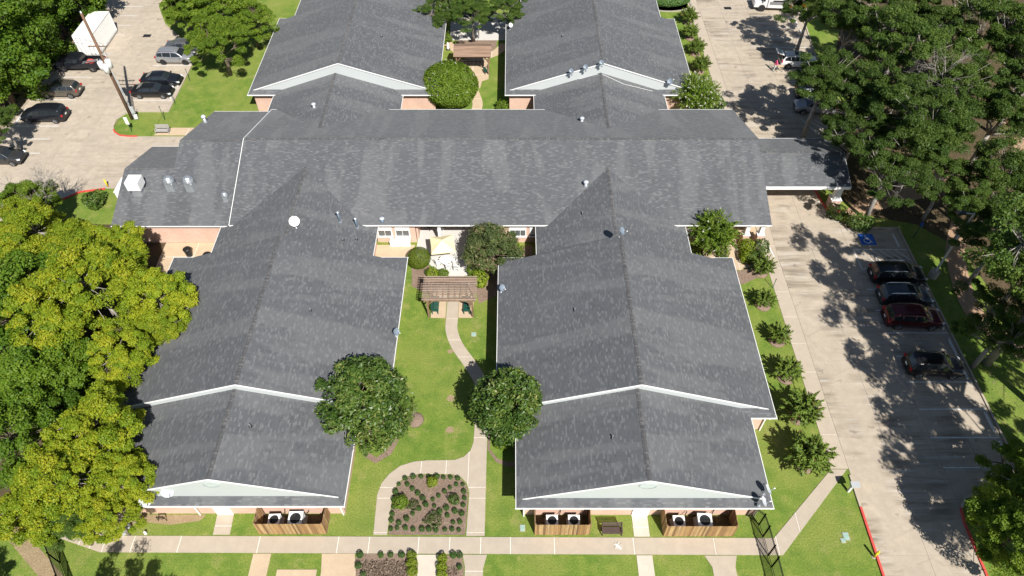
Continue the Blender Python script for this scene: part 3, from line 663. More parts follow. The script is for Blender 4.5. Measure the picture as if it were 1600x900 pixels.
def door(x, y, w, face='s'):
    m = MB(); m.box((x, y - 0.03, 1.08), (w + 0.2, 0.08, 2.16)); f = m.build('door', 'white_trim', BLD, world=True)
    for zz in (0.5, 1.05, 1.62):
        p = MB()
        for sx in (-1, 1): p.box((x + sx * w * 0.24, y - 0.075, zz), (w * 0.36, 0.02, 0.42))
        p.build('panel', 'white_paint' if zz < 1.3 else 'window_glass', f).location = tuple(-q for q in BLD.location)
    h = MB(); h.lathe([(0.03, 0), (0.03, 0.05)], 8, (x + w * 0.4, y - 0.12, 1.02)); h.build('handle', 'galvanised', f).location = tuple(-q for q in BLD.location)
door(9.25, 21.33, 1.0); door(-20.8, 21.43, 1.0); door(-4.6, 52.0, 1.7); door(22.6, 52.0, 1.6)
for x0, x1, y in ((2.0, 3.6, 21.33), (13.0, 14.6, 21.33), (-15.6, -14.1, 21.43), (-27, -25.5, 21.43)):
    window((x0 + x1) / 2, y, x1 - x0, 0.75, 1.9, 3, 0.3)
# utility meter board on the front of each wing, downspouts
for x, y in ((0.85, 21.3), (17.5, 21.3), (-12.2, 21.4), (-22.6, 21.4), (-0.7, 28.3), (19.5, 28.3)):
    d = MB(); d.box((x, y - 0.07, 1.28), (0.09, 0.08, 2.5)); d.bar((x, y - 0.07, 2.52), (x, y - 0.6, 2.62), 0.08); d.build('downspout', 'white_trim', BLD, world=True)
# ---- fittings on the roofs: each stands on the slope
def zroof_m(y): return 3.0 + (y - 48.3) * S if y < 57.45 else 3.0 + (66.6 - y) * S
def zk(y): return 2.78 + (y - 48.42) * S
def fan_hood(x, y, z, label, kind):
    t = thing('exhaust_fan', label, 'roof fan', (x, y, z), group='kitchen exhaust fans')
    if kind == 'square':
        b = MB(); b.box((0, 0, 0.25), (0.85, 0.85, 1.3)); b.build('curb', 'galvanised', t)
        b = MB(); b.box((0, 0, 1.15), (1.25, 1.25, 0.95)); b.box((0, 0, 1.65), (1.1, 1.1, 0.06)); b.build('housing', 'white_metal', t)
        g_ = MB()
        for k in range(6): g_.box((0, -0.63, 0.8 + k * 0.13), (1.05, 0.03, 0.05), rx=0.5)
        g_.build('louvre', 'white_trim', t)
    else:
        s_ = 1.0 if kind == 'round' else 0.62
        b = MB(); b.box((0, 0, 0.18), (0.75 * s_, 0.75 * s_, 1.0 * s_ + 0.2)); b.build('curb', 'galvanised', t)
        b = MB(); b.lathe([(0.30 * s_, 0.62 * s_), (0.46 * s_, 0.66 * s_), (0.50 * s_, 0.86 * s_), (0.44 * s_, 1.02 * s_), (0.30 * s_, 1.06 * s_)], 18, (0, 0, 0.1)); b.build('drum', 'galvanised', t, smooth=False)
        b = MB(); b.lathe([(0.34 * s_, 1.08 * s_), (0.36 * s_, 1.2 * s_), (0.26 * s_, 1.32 * s_), (0.05, 1.36 * s_)], 18, (0, 0, 0.1)); b.build('cap', 'galvanised', t)
    return t

# ================================================================ VEGETATION
def m_leaf(name, stops, trans=0.35, rough=0.55, hue=0.25, spec=0.3):
    n = NT(name, rough, spec); at = n.n('Attribute', _attribute_name='tint').outputs['Fac']; r = n.n('ObjectInfo').outputs['Random']
    c = n.ramp(at, *stops)
    c2 = n.mix(n.ramp(r, (0.0, 0.0), (1.0, hue)), c, tuple(x * 0.55 for x in stops[0][1]))
    n.col(c2)
    tr = n.n('BsdfTranslucent', Color=n.mix(0.5, c2, stops[-1][1])); mx = n.n('MixShader', i0=trans)
    n.ln(n.b.outputs[0], mx.inputs[1]); n.ln(tr.outputs[0], mx.inputs[2])
    n.ln(mx.outputs[0], n.t.nodes['Material Output'].inputs[0]); MAT[name] = n.m
m_leaf('leaf_tallow', [(0.0, (0.15, 0.26, 0.018)), (0.4, (0.28, 0.38, 0.022)), (0.75, (0.43, 0.48, 0.03)), (1.0, (0.54, 0.48, 0.035))], 0.45, hue=0.3)
m_leaf('leaf_oak', [(0.0, (0.052, 0.105, 0.018)), (0.5, (0.095, 0.165, 0.025)), (1.0, (0.165, 0.235, 0.042))], 0.4, hue=0.45)
m_leaf('leaf_bright', [(0.0, (0.10, 0.18, 0.016)), (0.5, (0.17, 0.27, 0.024)), (1.0, (0.27, 0.35, 0.04))], 0.44, hue=0.25)
m_leaf('leaf_vine', [(0.0, (0.07, 0.15, 0.012)), (0.5, (0.12, 0.215, 0.016)), (1.0, (0.19, 0.285, 0.026))], 0.4, hue=0.45)
m_leaf('leaf_magnolia', [(0.0, (0.032, 0.07, 0.012)), (0.45, (0.062, 0.12, 0.018)), (0.8, (0.12, 0.18, 0.03)), (1.0, (0.20, 0.22, 0.06))], 0.15, 0.42, 0.1, 0.35)
m_leaf('leaf_myrtle', [(0.0, (0.085, 0.15, 0.022)), (0.5, (0.15, 0.245, 0.032)), (0.9, (0.23, 0.31, 0.045)), (1.0, (0.28, 0.12, 0.08))], 0.3, hue=0.25)
m_leaf('leaf_oleander', [(0.0, (0.055, 0.085, 0.026)), (0.5, (0.10, 0.14, 0.04)), (0.86, (0.155, 0.19, 0.06)), (1.0, (0.33, 0.20, 0.15))], 0.25, hue=0.1)
m_leaf('leaf_shrub', [(0.0, (0.035, 0.09, 0.018)), (0.5, (0.065, 0.145, 0.025)), (1.0, (0.12, 0.20, 0.035))], 0.25, hue=0.35)
m_leaf('leaf_lime', [(0.0, (0.13, 0.19, 0.014)), (0.5, (0.21, 0.29, 0.02)), (1.0, (0.34, 0.38, 0.03))], 0.3, hue=0.2)
m_leaf('leaf_ball', [(0.0, (0.07, 0.12, 0.008)), (0.5, (0.115, 0.17, 0.010)), (1.0, (0.165, 0.215, 0.014))], 0.25, hue=0.0)
m_leaf('leaf_dry', [(0.0, (0.17, 0.125, 0.09)), (0.5, (0.26, 0.20, 0.15)), (1.0, (0.38, 0.30, 0.23))], 0.15, 0.8, 0.2)
m_leaf('petal_white', [(0.0, (0.70, 0.68, 0.62)), (1.0, (0.80, 0.78, 0.72))], 0.3, hue=0.0)
m_leaf('petal_pink', [(0.0, (0.55, 0.10, 0.13)), (1.0, (0.70, 0.20, 0.22))], 0.3, hue=0.0)
def m_bark(name, a, b):
    n = NT(name, 0.9, 0.15); o = n.obj(); f = n.noise(n.mp(o, scale=(6, 6, 1.2)), 1.5, 5, 0.7)
    n.col(n.ramp(f, (0.3, a), (0.7, b))); n.bump(f, 0.8, 0.04); MAT[name] = n.m
m_bark('bark', (0.09, 0.065, 0.045), (0.22, 0.18, 0.14)); m_bark('bark_grey', (0.20, 0.18, 0.16), (0.42, 0.39, 0.35))

def leaf_object(name, C, Nn, L, W, tint, mats, mi=None, parent=None, shape='leaf', fold=0.0, rg=None, T=None):
    """many small leaves as one mesh: C centres, Nn normals, L/W half sizes"""
    n = len(C); rg = rg or np.random.default_rng(1)
    Nn = Nn / (np.linalg.norm(Nn, axis=1, keepdims=True) + 1e-9)
    if T is None: T = rg.normal(size=(n, 3))
    T = T - Nn * (T * Nn).sum(1, keepdims=True); T /= np.linalg.norm(T, axis=1, keepdims=True) + 1e-9
    B = np.cross(Nn, T); L = np.asarray(L).reshape(-1, 1); W = np.asarray(W).reshape(-1, 1)
    V = np.empty((n, 4, 3))
    V[:, 0] = C - T * L; V[:, 1] = C + B * W - T * L * 0.1 + Nn * W * fold; V[:, 2] = C + T * L - Nn * L * 0.15; V[:, 3] = C - B * W - T * L * 0.1 + Nn * W * fold
    me = bpy.data.meshes.new(name); me.vertices.add(4 * n); me.vertices.foreach_set('co', V.reshape(-1).astype(np.float32))
    me.loops.add(4 * n); me.loops.foreach_set('vertex_index', np.arange(4 * n, dtype=np.int32))
    me.polygons.add(n); me.polygons.foreach_set('loop_start', np.arange(0, 4 * n, 4, dtype=np.int32)); me.polygons.foreach_set('loop_total', np.full(n, 4, dtype=np.int32))
    for m in mats: me.materials.append(MAT[m])
    if mi is not None: me.polygons.foreach_set('material_index', np.asarray(mi, dtype=np.int32))
    me.update(calc_edges=True)
    a = me.attributes.new('tint', 'FLOAT', 'FACE'); a.data.foreach_set('value', np.clip(tint, 0, 1).astype(np.float32))
    o = bpy.data.objects.new(name, me); COL.objects.link(o)
    if parent is not None: o.parent = parent
    return o

def crown_clumps(rg, nc, rx, rz, cz, rough=0.3, low=-0.55, inner=0.25):
    """clump centres over an uneven dome"""
    k = rg.normal(size=(5, 3)); ph = rg.uniform(0, 6.28, 5); out = []
    while len(out) < nc:
        d = rg.normal(size=3); d /= np.linalg.norm(d)
        if d[2] < low: continue
        if rg.random() < 0.35 and d[2] < 0: continue
        s = 1 + rough * np.mean(np.sin(k @ d * 2.2 + ph)) * 2.0
        r = s * (1 - inner * rg.random() ** 1.5) if rg.random() < 0.85 else s * rg.uniform(0.3, 0.8)
        out.append(np.array([d[0] * rx * r, d[1] * rx * r, cz + d[2] * rz * r]))
    return np.array(out)

def clump_leaves(rg, cl, rc, nl, up=0.5, flat=0.7, shell=0.55):
    Cs, Ns, ids = [], [], []
    for i, c in enumerate(cl):
        m = max(6, int(nl * rg.uniform(0.6, 1.35))); r = rc * rg.uniform(0.65, 1.3)
        d = rg.normal(size=(m, 3)); d /= np.linalg.norm(d, axis=1, keepdims=True)
        d[:, 2] = np.abs(d[:, 2]) * np.where(rg.random(m) < 0.75, 1, -1)
        rr = r * (shell + (1 - shell) * rg.random((m, 1))) * (1 + 0.22 * np.sin(d[:, :1] * 5 + i) * np.cos(d[:, 1:2] * 6 + 2 * i))
        p = c + d * rr * np.array([1, 1, flat])
        Cs.append(p); Ns.append(d * 0.55 + np.array([0, 0, up]) + rg.normal(size=(m, 3)) * 0.55); ids.append(np.full(m, i))
    return np.concatenate(Cs), np.concatenate(Ns), np.concatenate(ids)

def branches(rg, cl, base, fork, r0, lean=(0, 0), n_main=6, twig=0.022, keep=1.0):
    """trunk, main limbs and a thin branch to each clump, as one woody mesh"""
    m = MB(); top = Vector((lean[0], lean[1], fork))
    m.tube([(0, 0, -0.1), (lean[0] * 0.3 + rg.normal() * 0.06, lean[1] * 0.3, fork * 0.5), tuple(top)], [r0 * 1.25, r0, r0 * 0.8], 8)
    order = rg.permutation(len(cl))[:n_main]; hubs = []
    for i in order:
        c = Vector(cl[i]); h = top.lerp(c, 0.62) + Vector((0, 0, -0.25)); mid = top.lerp(h, 0.5) + Vector((rg.normal() * 0.15, rg.normal() * 0.15, 0.2))
        m.tube([tuple(top), tuple(mid), tuple(h)], [r0 * 0.55, r0 * 0.4, r0 * 0.26], 6); hubs.append(h)
    for c in cl:
        if rg.random() > keep: continue
        c = Vector(c); h = min(hubs, key=lambda q: (q - c).length)
        mid = h.lerp(c, 0.55) + Vector((rg.normal() * 0.12, rg.normal() * 0.12, rg.normal() * 0.12 - 0.05))
        m.tube([tuple(h), tuple(mid), tuple(c)], [r0 * 0.16 + twig, twig * 1.4, twig * 0.7], 4, cap=False)
    return m

def make_tree(name, seed, mat, H, rx, rz, nc, rc, nl, leaf, r0=0.22, fork=0.3, rough=0.3, bark='bark', lean=(0, 0), up=0.5, flat=0.7, low=-0.55, keep=1.0, tspread=0.22, inner=0.25, aspect=0.55, cat='tree'):
    rg = np.random.default_rng(seed); t = thing(name, 'tree', cat)
    cl = crown_clumps(rg, nc, rx, rz, H - rz, rough, low, inner); cl[:, 0] += lean[0]; cl[:, 1] += lean[1]
    branches(rg, cl, 0, max(1.0, (H - 2 * rz) + fork * rz), r0, (lean[0] * 0.7, lean[1] * 0.7), keep=keep).build('trunk', bark, t, smooth=True)
    C, Nn, ids = clump_leaves(rg, cl, rc, nl, up, flat)
    ct = rg.uniform(0.18, 0.75, len(cl)); tint = ct[ids] + rg.normal(size=len(C)) * tspread
    L = leaf * rg.uniform(0.65, 1.3, len(C)); leaf_object('crown', C, Nn, L, L * aspect, tint, [mat], parent=t, rg=rg, fold=0.25)
    return t

used = {}
def place(protos, key, i, xy, r, label, group=None, z=0.0, sz=None, rz=None):
    """first use moves the first-built tree itself, later uses copy it"""
    p = protos[i % len(protos)]; base_r = p['_r']
    a = rnd.uniform(0, 6.28) if rz is None else rz
    if p.name in used: t = copy_tree(p)
    else: used[p.name] = 1; t = p
    s = r / base_r; t.location = (xy[0], xy[1], z); t.rotation_euler = (0, 0, a); t.scale = (s, s, s * (sz or 1.0))
    t['label'] = label
    if group: t['group'] = group
    return t
def protos(fn, n):
    out = []
    for k in range(n):
        t = fn(k); out.append(t)
    return out
def P_tallow(k): t = make_tree('tallow_tree', 11 + k, 'leaf_tallow', 10.5, 3.4, 3.6, 112, 0.66, 540, 0.10, 0.2, rough=0.28, bark='bark_grey', flat=0.75, tspread=0.2); t['_r'] = 4.2; return t
def P_oak(k): t = make_tree('oak_tree', 31 + k, 'leaf_oak', 11.5, 4.2, 3.6, 112, 0.68, 480, 0.085, 0.26, rough=0.5, bark='bark_grey', flat=0.55, up=0.6, inner=0.45, low=-0.35, tspread=0.2); t['_r'] = 5.0; return t
def P_bright(k): t = make_tree('elm_tree', 51 + k, 'leaf_bright', 8.0, 3.3, 3.0, 108, 0.58, 460, 0.082, 0.2, rough=0.3, inner=0.3); t['_r'] = 3.9; return t
def P_vine(k): t = make_tree('woodland_tree', 71 + k, 'leaf_vine', 10.5, 3.6, 4.4, 66, 1.05, 330, 0.17, 0.2, rough=0.4, low=-0.95, flat=0.9); t['_r'] = 4.4; return t
TAL = protos(P_tallow, 3); OAK = protos(P_oak, 4); BRI = protos(P_bright, 2); VIN = protos(P_vine, 2)

# ---- yellow-green tallow trees west of the south-west wing: crown centre, radius
GT = 'yellowing trees west of the building'
LT = 'yellow-green tallow tree crowding the west side of the building'
TL = {1: 'yellow-green tree whose crown overhangs the wide south-west wing roof by the link', 2: 'yellow-green tree overhanging the south eave of the kitchen roof', 12: 'yellow-green tree hanging over the front corner of the south-west wing above the pallet', 8: 'yellow-green tree shading the step between the two south-west wing roofs'}
for i, (p, r) in enumerate([((-33.72, 37.86), 4.2), ((-29.31, 37.86), 3.1), ((-33.73, 42.13), 3.3), ((-35.09, 34.27), 3.8), ((-41.58, 42.54), 3.6), ((-28.37, 35.40), 2.5),
                            ((-29.72, 31.83), 2.8), ((-38.05, 42.16), 3.2), ((-29.10, 25.30), 3.5), ((-30.09, 21.68), 3.3), ((-26.61, 22.36), 2.4), ((-31.62, 19.94), 3.0), ((-27.25, 19.90), 2.2), ((-43.50, 46.60), 2.8), ((-37.14, 44.49), 2.4)]):
    place(TAL, 'tal', i, p, r, TL.get(i, LT), None if i in TL else GT)
LG = 'fresh green tree standing between the yellowing trees west of the building'
for i, (p, r) in enumerate([((-39.65, 37.52), 3.6), ((-36.22, 30.24), 3.2), ((-34.90, 25.32), 3.0), ((-34.62, 31.64), 2.6), ((-39.60, 33.82), 3.4), ((-35.41, 28.21), 2.6)]):
    place(VIN, 'vin', i, p, r, LG, 'green trees among the yellowing ones')
place(BRI, 'bri', 0, (-45.37, 50.65), 3.0, 'thin twiggy green tree at the south edge of the west car park')
place(OAK, 'oak', 0, (-29.65, 19.19), 2.2, 'small dark evergreen standing at the west end of the front walk')
# ---- woods beyond the west car park
LV = 'vine-covered green tree in the woods beyond the west car park'; GV = 'woods west of the car park'
for i, (p, r) in enumerate([((-59.81, 78.76), 4.5), ((-60.08, 82.81), 4.0), ((-59.22, 80.06), 2.6), ((-58.36, 70.45), 3.6), ((-58.48, 74.93), 2.6), ((-59.41, 87.56), 3.2), ((-58.70, 91.03), 3.0), ((-60.36, 86.65), 5.0), ((-59.18, 72.21), 5), ((-63.25, 81.85), 5.5), ((-58.58, 90.04), 5)]):
    place(VIN, 'vin', i, p, r, LV, GV)
place(OAK, 'oak', 1, (-54.03, 62.56), 2.7, 'dark green tree overhanging the black minivan in the west car park')
# ---- trees beside the car park
for i, (p, r) in enumerate([((-35.00, 78.02), 4.0), ((-37.59, 84.38), 4.6), ((-41.67, 85.98), 3.6), ((-33.06, 84.34), 3.2), ((-41.15, 89.52), 4.5)]):
    place(BRI, 'bri', i + 1, p, r, 'bright green tree on the lawn between the car park and the north-west wing' if i == 0 else 'rounded green tree in the lawn group north of the parked grey cars', None if i == 0 else 'trees at the north end of the car park', sz=0.9)
# ---- oaks east of the drive
LO = 'dark green oak in the shady woodland east of the drive'; GO = 'oaks in the east woodland'
spots = [((32.64, 65.03), 4.5), ((38.67, 75.88), 5.0), ((41.57, 69.80), 5.6), ((48.06, 75.88), 4.8), ((37.91, 60.35), 4.8), ((39.04, 54.69), 5.2), ((35.57, 52.18), 4.2), ((45.70, 63.94), 4.8), ((53.10, 71.76), 5.4), ((48.48, 59.28), 4.8),
         ((34.39, 58.06), 3.6), ((45.26, 50.04), 4.6), ((41.96, 47.60), 3.4), ((42.48, 43.69), 3.8), ((38.88, 34.27), 3.6), ((36.64, 83.03), 4.0), ((54.88, 82.62), 5), ((47.26, 82.62), 5.5), ((54.56, 66.07), 5), ((35.88, 64.88), 3.8), ((41.36, 52.18), 3.2), ((41.65, 38.66), 4.5)]

for i, (p, r) in enumerate(spots):
    lab = LO
    if i == 0: lab = 'spreading oak with branches over the white and silver cars east of the drive'
    if i == 6: lab = 'oak reaching over the canopy of the drive-through entrance'
    place(OAK, 'oak', i, p, r, lab, GO if lab == LO else None)
# tall oaks along the bays that shade the parked cars
LS = 'tall oak on the verge that shades the east parking bays'; GS = 'shade oaks along the parking bays'
def P_shade(k): t = make_tree('shade_oak', 131 + k, 'leaf_oak', 17.5, 4.8, 4.6, 90, 0.8, 270, 0.13, 0.3, rough=0.5, bark='bark_grey', flat=0.6, up=0.6, inner=0.45, low=-0.4, lean=(-1.8, -1.2)); t['_r'] = 5.0; return t
SHD = protos(P_shade, 2)
for i, (x, y, r) in enumerate([(40.2, 34.6, 4.7), (42.2, 30.4, 5.0), (41.4, 24.0, 5.0), (40.8, 17.2, 5.0), (41.0, 12.2, 4.6), (44.8, 38.5, 4.6), (45.5, 4.0, 4.6), (46.5, 27.5, 5)]):
    place(SHD, 'shd', i, (x, y), r, LS, GS, rz=rnd.uniform(-0.3, 0.3))
place(BRI, 'bri', 0, (33.9, 18.9), 3.9, 'light green oak leaning over the drive exit at the red kerb', sz=0.85)
place(BRI, 'bri', 1, (36.2, 22.6), 2.9, 'light green oak behind the drive exit, beside the larger leaning one', sz=0.8)
# trees south of the front walk, out of sight but for their shade
for i, (x, y) in enumerate([(-24.3, 8.6), (-20.8, 8.8), (-35.0, 10.0), (-38, 13)]):
    place(OAK, 'oak', i, (x, y), 3.7, 'green tree south of the front walk that throws its shade on the lawn', 'trees south of the front walk')
# north court trees
for i, (p, r) in enumerate([((-9.06, 87.23), 3.0), ((-5.02, 85.98), 3.4), ((-0.41, 87.23), 3.0), ((-4.63, 91.55), 3.4)]):
    place(OAK, 'oak', i + 2, p, r, 'dark evergreen tree shading the north courtyard', 'north courtyard trees', sz=0.75)

# ---- magnolias
def P_magnolia(seed, name, label, xy, rx, H, lean, nc):
    t = make_tree(name, seed, 'leaf_magnolia', H, rx, H * 0.45, nc, 0.62, 150, 0.145, 0.17, rough=0.14, bark='bark', lean=lean, up=0.5, flat=0.85, low=-0.95, tspread=0.24, inner=0.22, aspect=0.42)
    t.location = (*xy, 0); t['label'] = label; return t
P_magnolia(91, 'magnolia_tree', 'large round magnolia with glossy leaves hanging over the south-west wing roof', (-10.65, 27.5), 3.15, 6.9, (-0.3, 0.9), 170)
P_magnolia(92, 'magnolia_tree', 'magnolia with glossy leaves over the garden path beside the south-east wing', (-0.6, 27.3), 2.45, 6.5, (0.3, 1.0), 125)
# small bare sapling in a mulch ring on the lawn
def ring(x, y, r, name='mulch_ring'):
    m = MB(); m.lathe([(r, 0.0), (r * 0.93, 0.07), (r * 0.55, 0.14), (0.05, 0.19)], 20, (x, y, 0.0)); o = m.build(name, 'mulch', smooth=True); tag(o, kind='structure')
ring(-7.75, 29.2, 0.72)
def sapling(x, y, label):
    rg = np.random.default_rng(int(x * 10) + 500); t = thing('sapling', label, 'sapling', (x, y, 0.1)); m = MB(); cl = []
    for k in range(9):
        a = rg.uniform(0, 6.28); e = rg.uniform(0.2, 0.6); h = rg.uniform(1.1, 1.9); p = (math.cos(a) * e, math.sin(a) * e, h); cl.append(p)
        m.tube([(0, 0, 0.0), (p[0] * 0.35, p[1] * 0.35, h * 0.55), p], [0.03, 0.02, 0.008], 5)
    m.build('stem', 'bark_grey', t, smooth=True); C, Nn, ids = clump_leaves(rg, np.array(cl), 0.22, 22)
    leaf_object('foliage', C, Nn, np.full(len(C), 0.07), np.full(len(C), 0.03), rg.uniform(0, 1, len(C)), ['leaf_myrtle'], parent=t, rg=rg)
sapling(-7.8, 29.35, 'thin half-bare sapling in a mulch ring on the courtyard lawn')

# ---- crape myrtles: fountains of upright shoots
def make_myrtle(name, seed, H, r, ns, mat, flower=None, fl=0.04, leafL=0.16, droop=0.15):
    rg = np.random.default_rng(seed); t = thing(name, 'x', 'shrub'); m = MB(); Cs, Ns, Ts = [], [], []
    nb = 9
    hubs = []
    for k in range(nb):
        a = 2 * math.pi * k / nb + rg.normal() * 0.2; e = r * rg.uniform(0.2, 0.5); h = H * rg.uniform(0.35, 0.55)
        hub = (math.cos(a) * e, math.sin(a) * e, h); hubs.append(hub)
        m.tube([(math.cos(a) * 0.08, math.sin(a) * 0.08, 0), (hub[0] * 0.55, hub[1] * 0.55, h * 0.5), hub], [0.05, 0.035, 0.02], 5)
    for k in range(ns):
        hub = np.array(hubs[k % nb]); d = rg.normal(size=3); d[2] = abs(d[2]) * 0.9 + 0.1; d /= np.linalg.norm(d)
        tip = np.array([d[0] * r, d[1] * r, H * 0.42 + d[2] * H * 0.58]) * rg.uniform(0.72, 1.2); ctrl = (hub + tip) / 2 + np.array([0, 0, droop * H])
        n = 34; q = np.linspace(0.38, 1, n)[:, None]
        p = (1 - q) ** 2 * hub + 2 * q * (1 - q) * ctrl + q ** 2 * tip; tg = 2 * (1 - q) * (ctrl - hub) + 2 * q * (tip - ctrl); tg /= np.linalg.norm(tg, axis=1, keepdims=True)
        m.tube([tuple(hub), tuple(p[n // 2]), tuple(tip)], [0.012, 0.008, 0.004], 3, cap=False)
        off = rg.normal(size=(n, 3)) * 0.045 * (r + 0.4) * (1.12 - q) * 2.0; Cs.append(p + off); Ts.append(tg * 0.9 + off * 4 + rg.normal(size=(n, 3)) * 0.25); Ns.append(rg.normal(size=(n, 3)) * 0.7 + np.array([0, -0.2, 0.6]))
    m.build('stem', 'bark_grey', t, smooth=True)
    C = np.concatenate(Cs); Nn = np.concatenate(Ns); T = np.concatenate(Ts); L = leafL * rg.uniform(0.6, 1.25, len(C))
    leaf_object('foliage', C, Nn, L, L * 0.27, rg.normal(size=len(C)) * 0.24 + 0.45, [mat], parent=t, rg=rg, T=T, fold=0.2)
    if flower:
        n = int(ns * fl * 10); i = rg.permutation(ns)[:max(1, n)]; tips = np.array([Cs[k][-1] for k in i])
        Cf = np.repeat(tips, 9, 0) + rg.normal(size=(len(tips) * 9, 3)) * 0.05
        leaf_object('flowers', Cf, rg.normal(size=Cf.shape) + np.array([0, 0, 0.8]), np.full(len(Cf), 0.055), np.full(len(Cf), 0.045), rg.random(len(Cf)), [flower], parent=t, rg=rg)['kind'] = 'stuff'
    t['_r'] = r; return t
MYR = [make_myrtle('crape_myrtle', 201 + k, 2.7, 1.65, 92, 'leaf_myrtle', 'petal_pink', 0.002, 0.2, 0.0) for k in range(2)]
GM = 'crape myrtles along the east sidewalk'
for i, (x, y, r, lab) in enumerate([(22.25, 25.25, 1.75, 'largest leafy crape myrtle in a mulch ring by the end of the east sidewalk'), (22.8, 29.4, 1.65, 'dense crape myrtle in a mulch ring beside the south-east wing corner'),
                                    (22.8, 33.2, 1.2, 'crape myrtle in a mulch ring on the verge beside the east sidewalk'), (23.0, 37.0, 1.05, 'crape myrtle in a mulch ring on the verge beside the east sidewalk'),
                                    (22.7, 41.0, 1.0, 'crape myrtle in a mulch ring on the verge beside the east sidewalk'), (23.4, 45.0, 1.15, 'sparse crape myrtle with flower tips next to the entrance porch bed')]):
    place(MYR, 'myr', i, (x, y), r, lab, GM); ring(x, y, 0.72)
for i, (x, y, r) in enumerate([(23.4, 78.8, 1.25), (23.6, 82.8, 1.2), (23.5, 86.7, 1.15), (23.85, 90.6, 1.3)]):
    place(MYR, 'myr', i + 1, (x, y), r, 'crape myrtle in a mulch ring beside the north-east wing', 'crape myrtles beside the north-east wing'); ring(x, y, 0.65)
t = make_myrtle('flowering_shrub', 221, 4.3, 2.35, 300, 'leaf_bright', 'petal_white', 0.01, 0.17, 0.1); t.location = (*(19.05, 47.59), 0); t['label'] = 'bright green multi-stem crape myrtle between the link roof and the porch'
t = make_myrtle('flowering_shrub', 222, 4.2, 2.7, 330, 'leaf_bright', 'petal_white', 0.05, 0.18, 0.08); t.location = (*(21.04, 70.40), 0); t['label'] = 'leafy shrub with white flowers at the corner of the north-east wing'
# ---- dense shrubs
def make_shrub(name, seed, rx, rz, nl, leaf, mat, cat='shrub', rough=0.04, clumps=0, flower=None, nf=0, up=0.4, aspect=0.45, jit=0.35):
    rg = np.random.default_rng(seed); t = thing(name, 'x', cat); m = MB(); tips = []
    for k in range(7):
        a = 2 * math.pi * k / 7; p = (math.cos(a) * rx * 0.5, math.sin(a) * rx * 0.5, rz * 1.2); m.tube([(0, 0, 0), (p[0] * 0.3, p[1] * 0.3, rz * 0.6), p], [0.05 * rx ** 0.5, 0.035 * rx ** 0.5, 0.012], 5)
    m.build('stem', 'bark', t, smooth=True)
    d = rg.normal(size=(nl, 3)); d /= np.linalg.norm(d, axis=1, keepdims=True)
    k = rg.normal(size=(6, 3)) * 3.2; w = np.mean(np.sin(d @ k.T + rg.uniform(0, 6, 6)), axis=1) * 2
    rr = (1 + rough * w) * (1 - 0.14 * rg.random(nl) ** 2)
    C = d * rr[:, None] * np.array([rx, rx, rz]) + np.array([0, 0, rz * 0.96]); C = C[C[:, 2] > 0.02]; n = len(C)
    tint = 0.45 + rg.normal(size=n) * 0.22
    L = leaf * rg.uniform(0.6, 1.3, n); leaf_object('foliage', C, (C - np.array([0, 0, rz * 0.9])) / rx + np.array([0, 0, up]) + rg.normal(size=(n, 3)) * jit, L, L * aspect, tint, [mat], parent=t, rg=rg, fold=0.2)
    if flower:
        s = C[rg.permutation(n)[:nf]]; s = s[s[:, 2] > rz * 0.7] * 1.01; Cf = np.repeat(s, 6, 0) + rg.normal(size=(len(s) * 6, 3)) * 0.07
        leaf_object('flowers', Cf, rg.normal(size=Cf.shape) + np.array([0, 0, 1.0]), np.full(len(Cf), 0.06), np.full(len(Cf), 0.05), rg.random(len(Cf)), [flower], parent=t, rg=rg)['kind'] = 'stuff'
    t['_r'] = rx; return t
t = make_shrub('flowering_shrub', 301, 3.3, 2.3, 15000, 0.17, 'leaf_bright', rough=0.06, flower='petal_white', nf=60, up=0.3, jit=0.6, aspect=0.3); t.location = (*(-7.35, 72.55), 0); t['label'] = 'big dome-shaped shrub dotted with white flowers in the north courtyard'
t = make_shrub('topiary_ball', 302, 1.12, 1.0, 9000, 0.045, 'leaf_ball', rough=0.006, up=0.1, jit=0.3); t.location = (-8.75, 46.0, 0); t['label'] = 'tightly clipped round yellow-green bush beside the patio'
t = make_tree('oleander_bush', 303, 'leaf_oleander', 4.4, 2.45, 1.9, 70, 0.6, 260, 0.13, 0.12, rough=0.2, low=-0.9, aspect=0.3, up=0.5, cat='shrub'); t.location = (*(-1.89, 45.79), 0); t['label'] = 'large grey-green oleander bush with pinkish tips over the patio edge'
BOX = [make_shrub('small_shrub', 310 + k, 0.27, 0.24, 520, 0.045, 'leaf_shrub', rough=0.1, jit=0.5) for k in range(3)]
GB = 'small clipped shrubs planted in the garden beds'
bed_a = [(-8.01, 24.11), (-7.42, 24.25), (-6.82, 24.25), (-6.24, 24.25), (-5.65, 24.25), (-5.14, 24.19), (-4.61, 24.19), (-4.06, 24.11), (-8.44, 23.65), (-7.80, 23.63), (-8.61, 23.04), (-7.39, 23.28), (-6.96, 22.94), (-6.56, 22.55), (-6.30, 22.05), (-6.75, 21.74), (-7.20, 21.37), (-5.81, 22.45), (-5.41, 22.74), (-4.99, 23.09), (-4.61, 23.38), (-4.15, 23.63), (-3.66, 23.63), (-3.56, 23.06), (-3.50, 22.55), (-3.56, 22.03), (-3.63, 21.37), (-3.75, 20.75), (-4.23, 20.73), (-4.67, 21.23), (-5.24, 21.52), (-5.67, 21.96), (-8.68, 21.33), (-8.69, 20.87), (-8.13, 20.69), (-7.60, 20.99), (-8.66, 20.24), (-8.21, 20.31), (-7.62, 20.31), (-7.07, 20.22), (-6.42, 20.22), (-5.93, 20.22), (-5.43, 20.16), (-4.79, 20.20), (-4.28, 20.22), (-3.79, 20.17), (-8.63, 21.89), (-8.66, 22.45), (-4.13, 21.55), (-4.78, 21.79)]
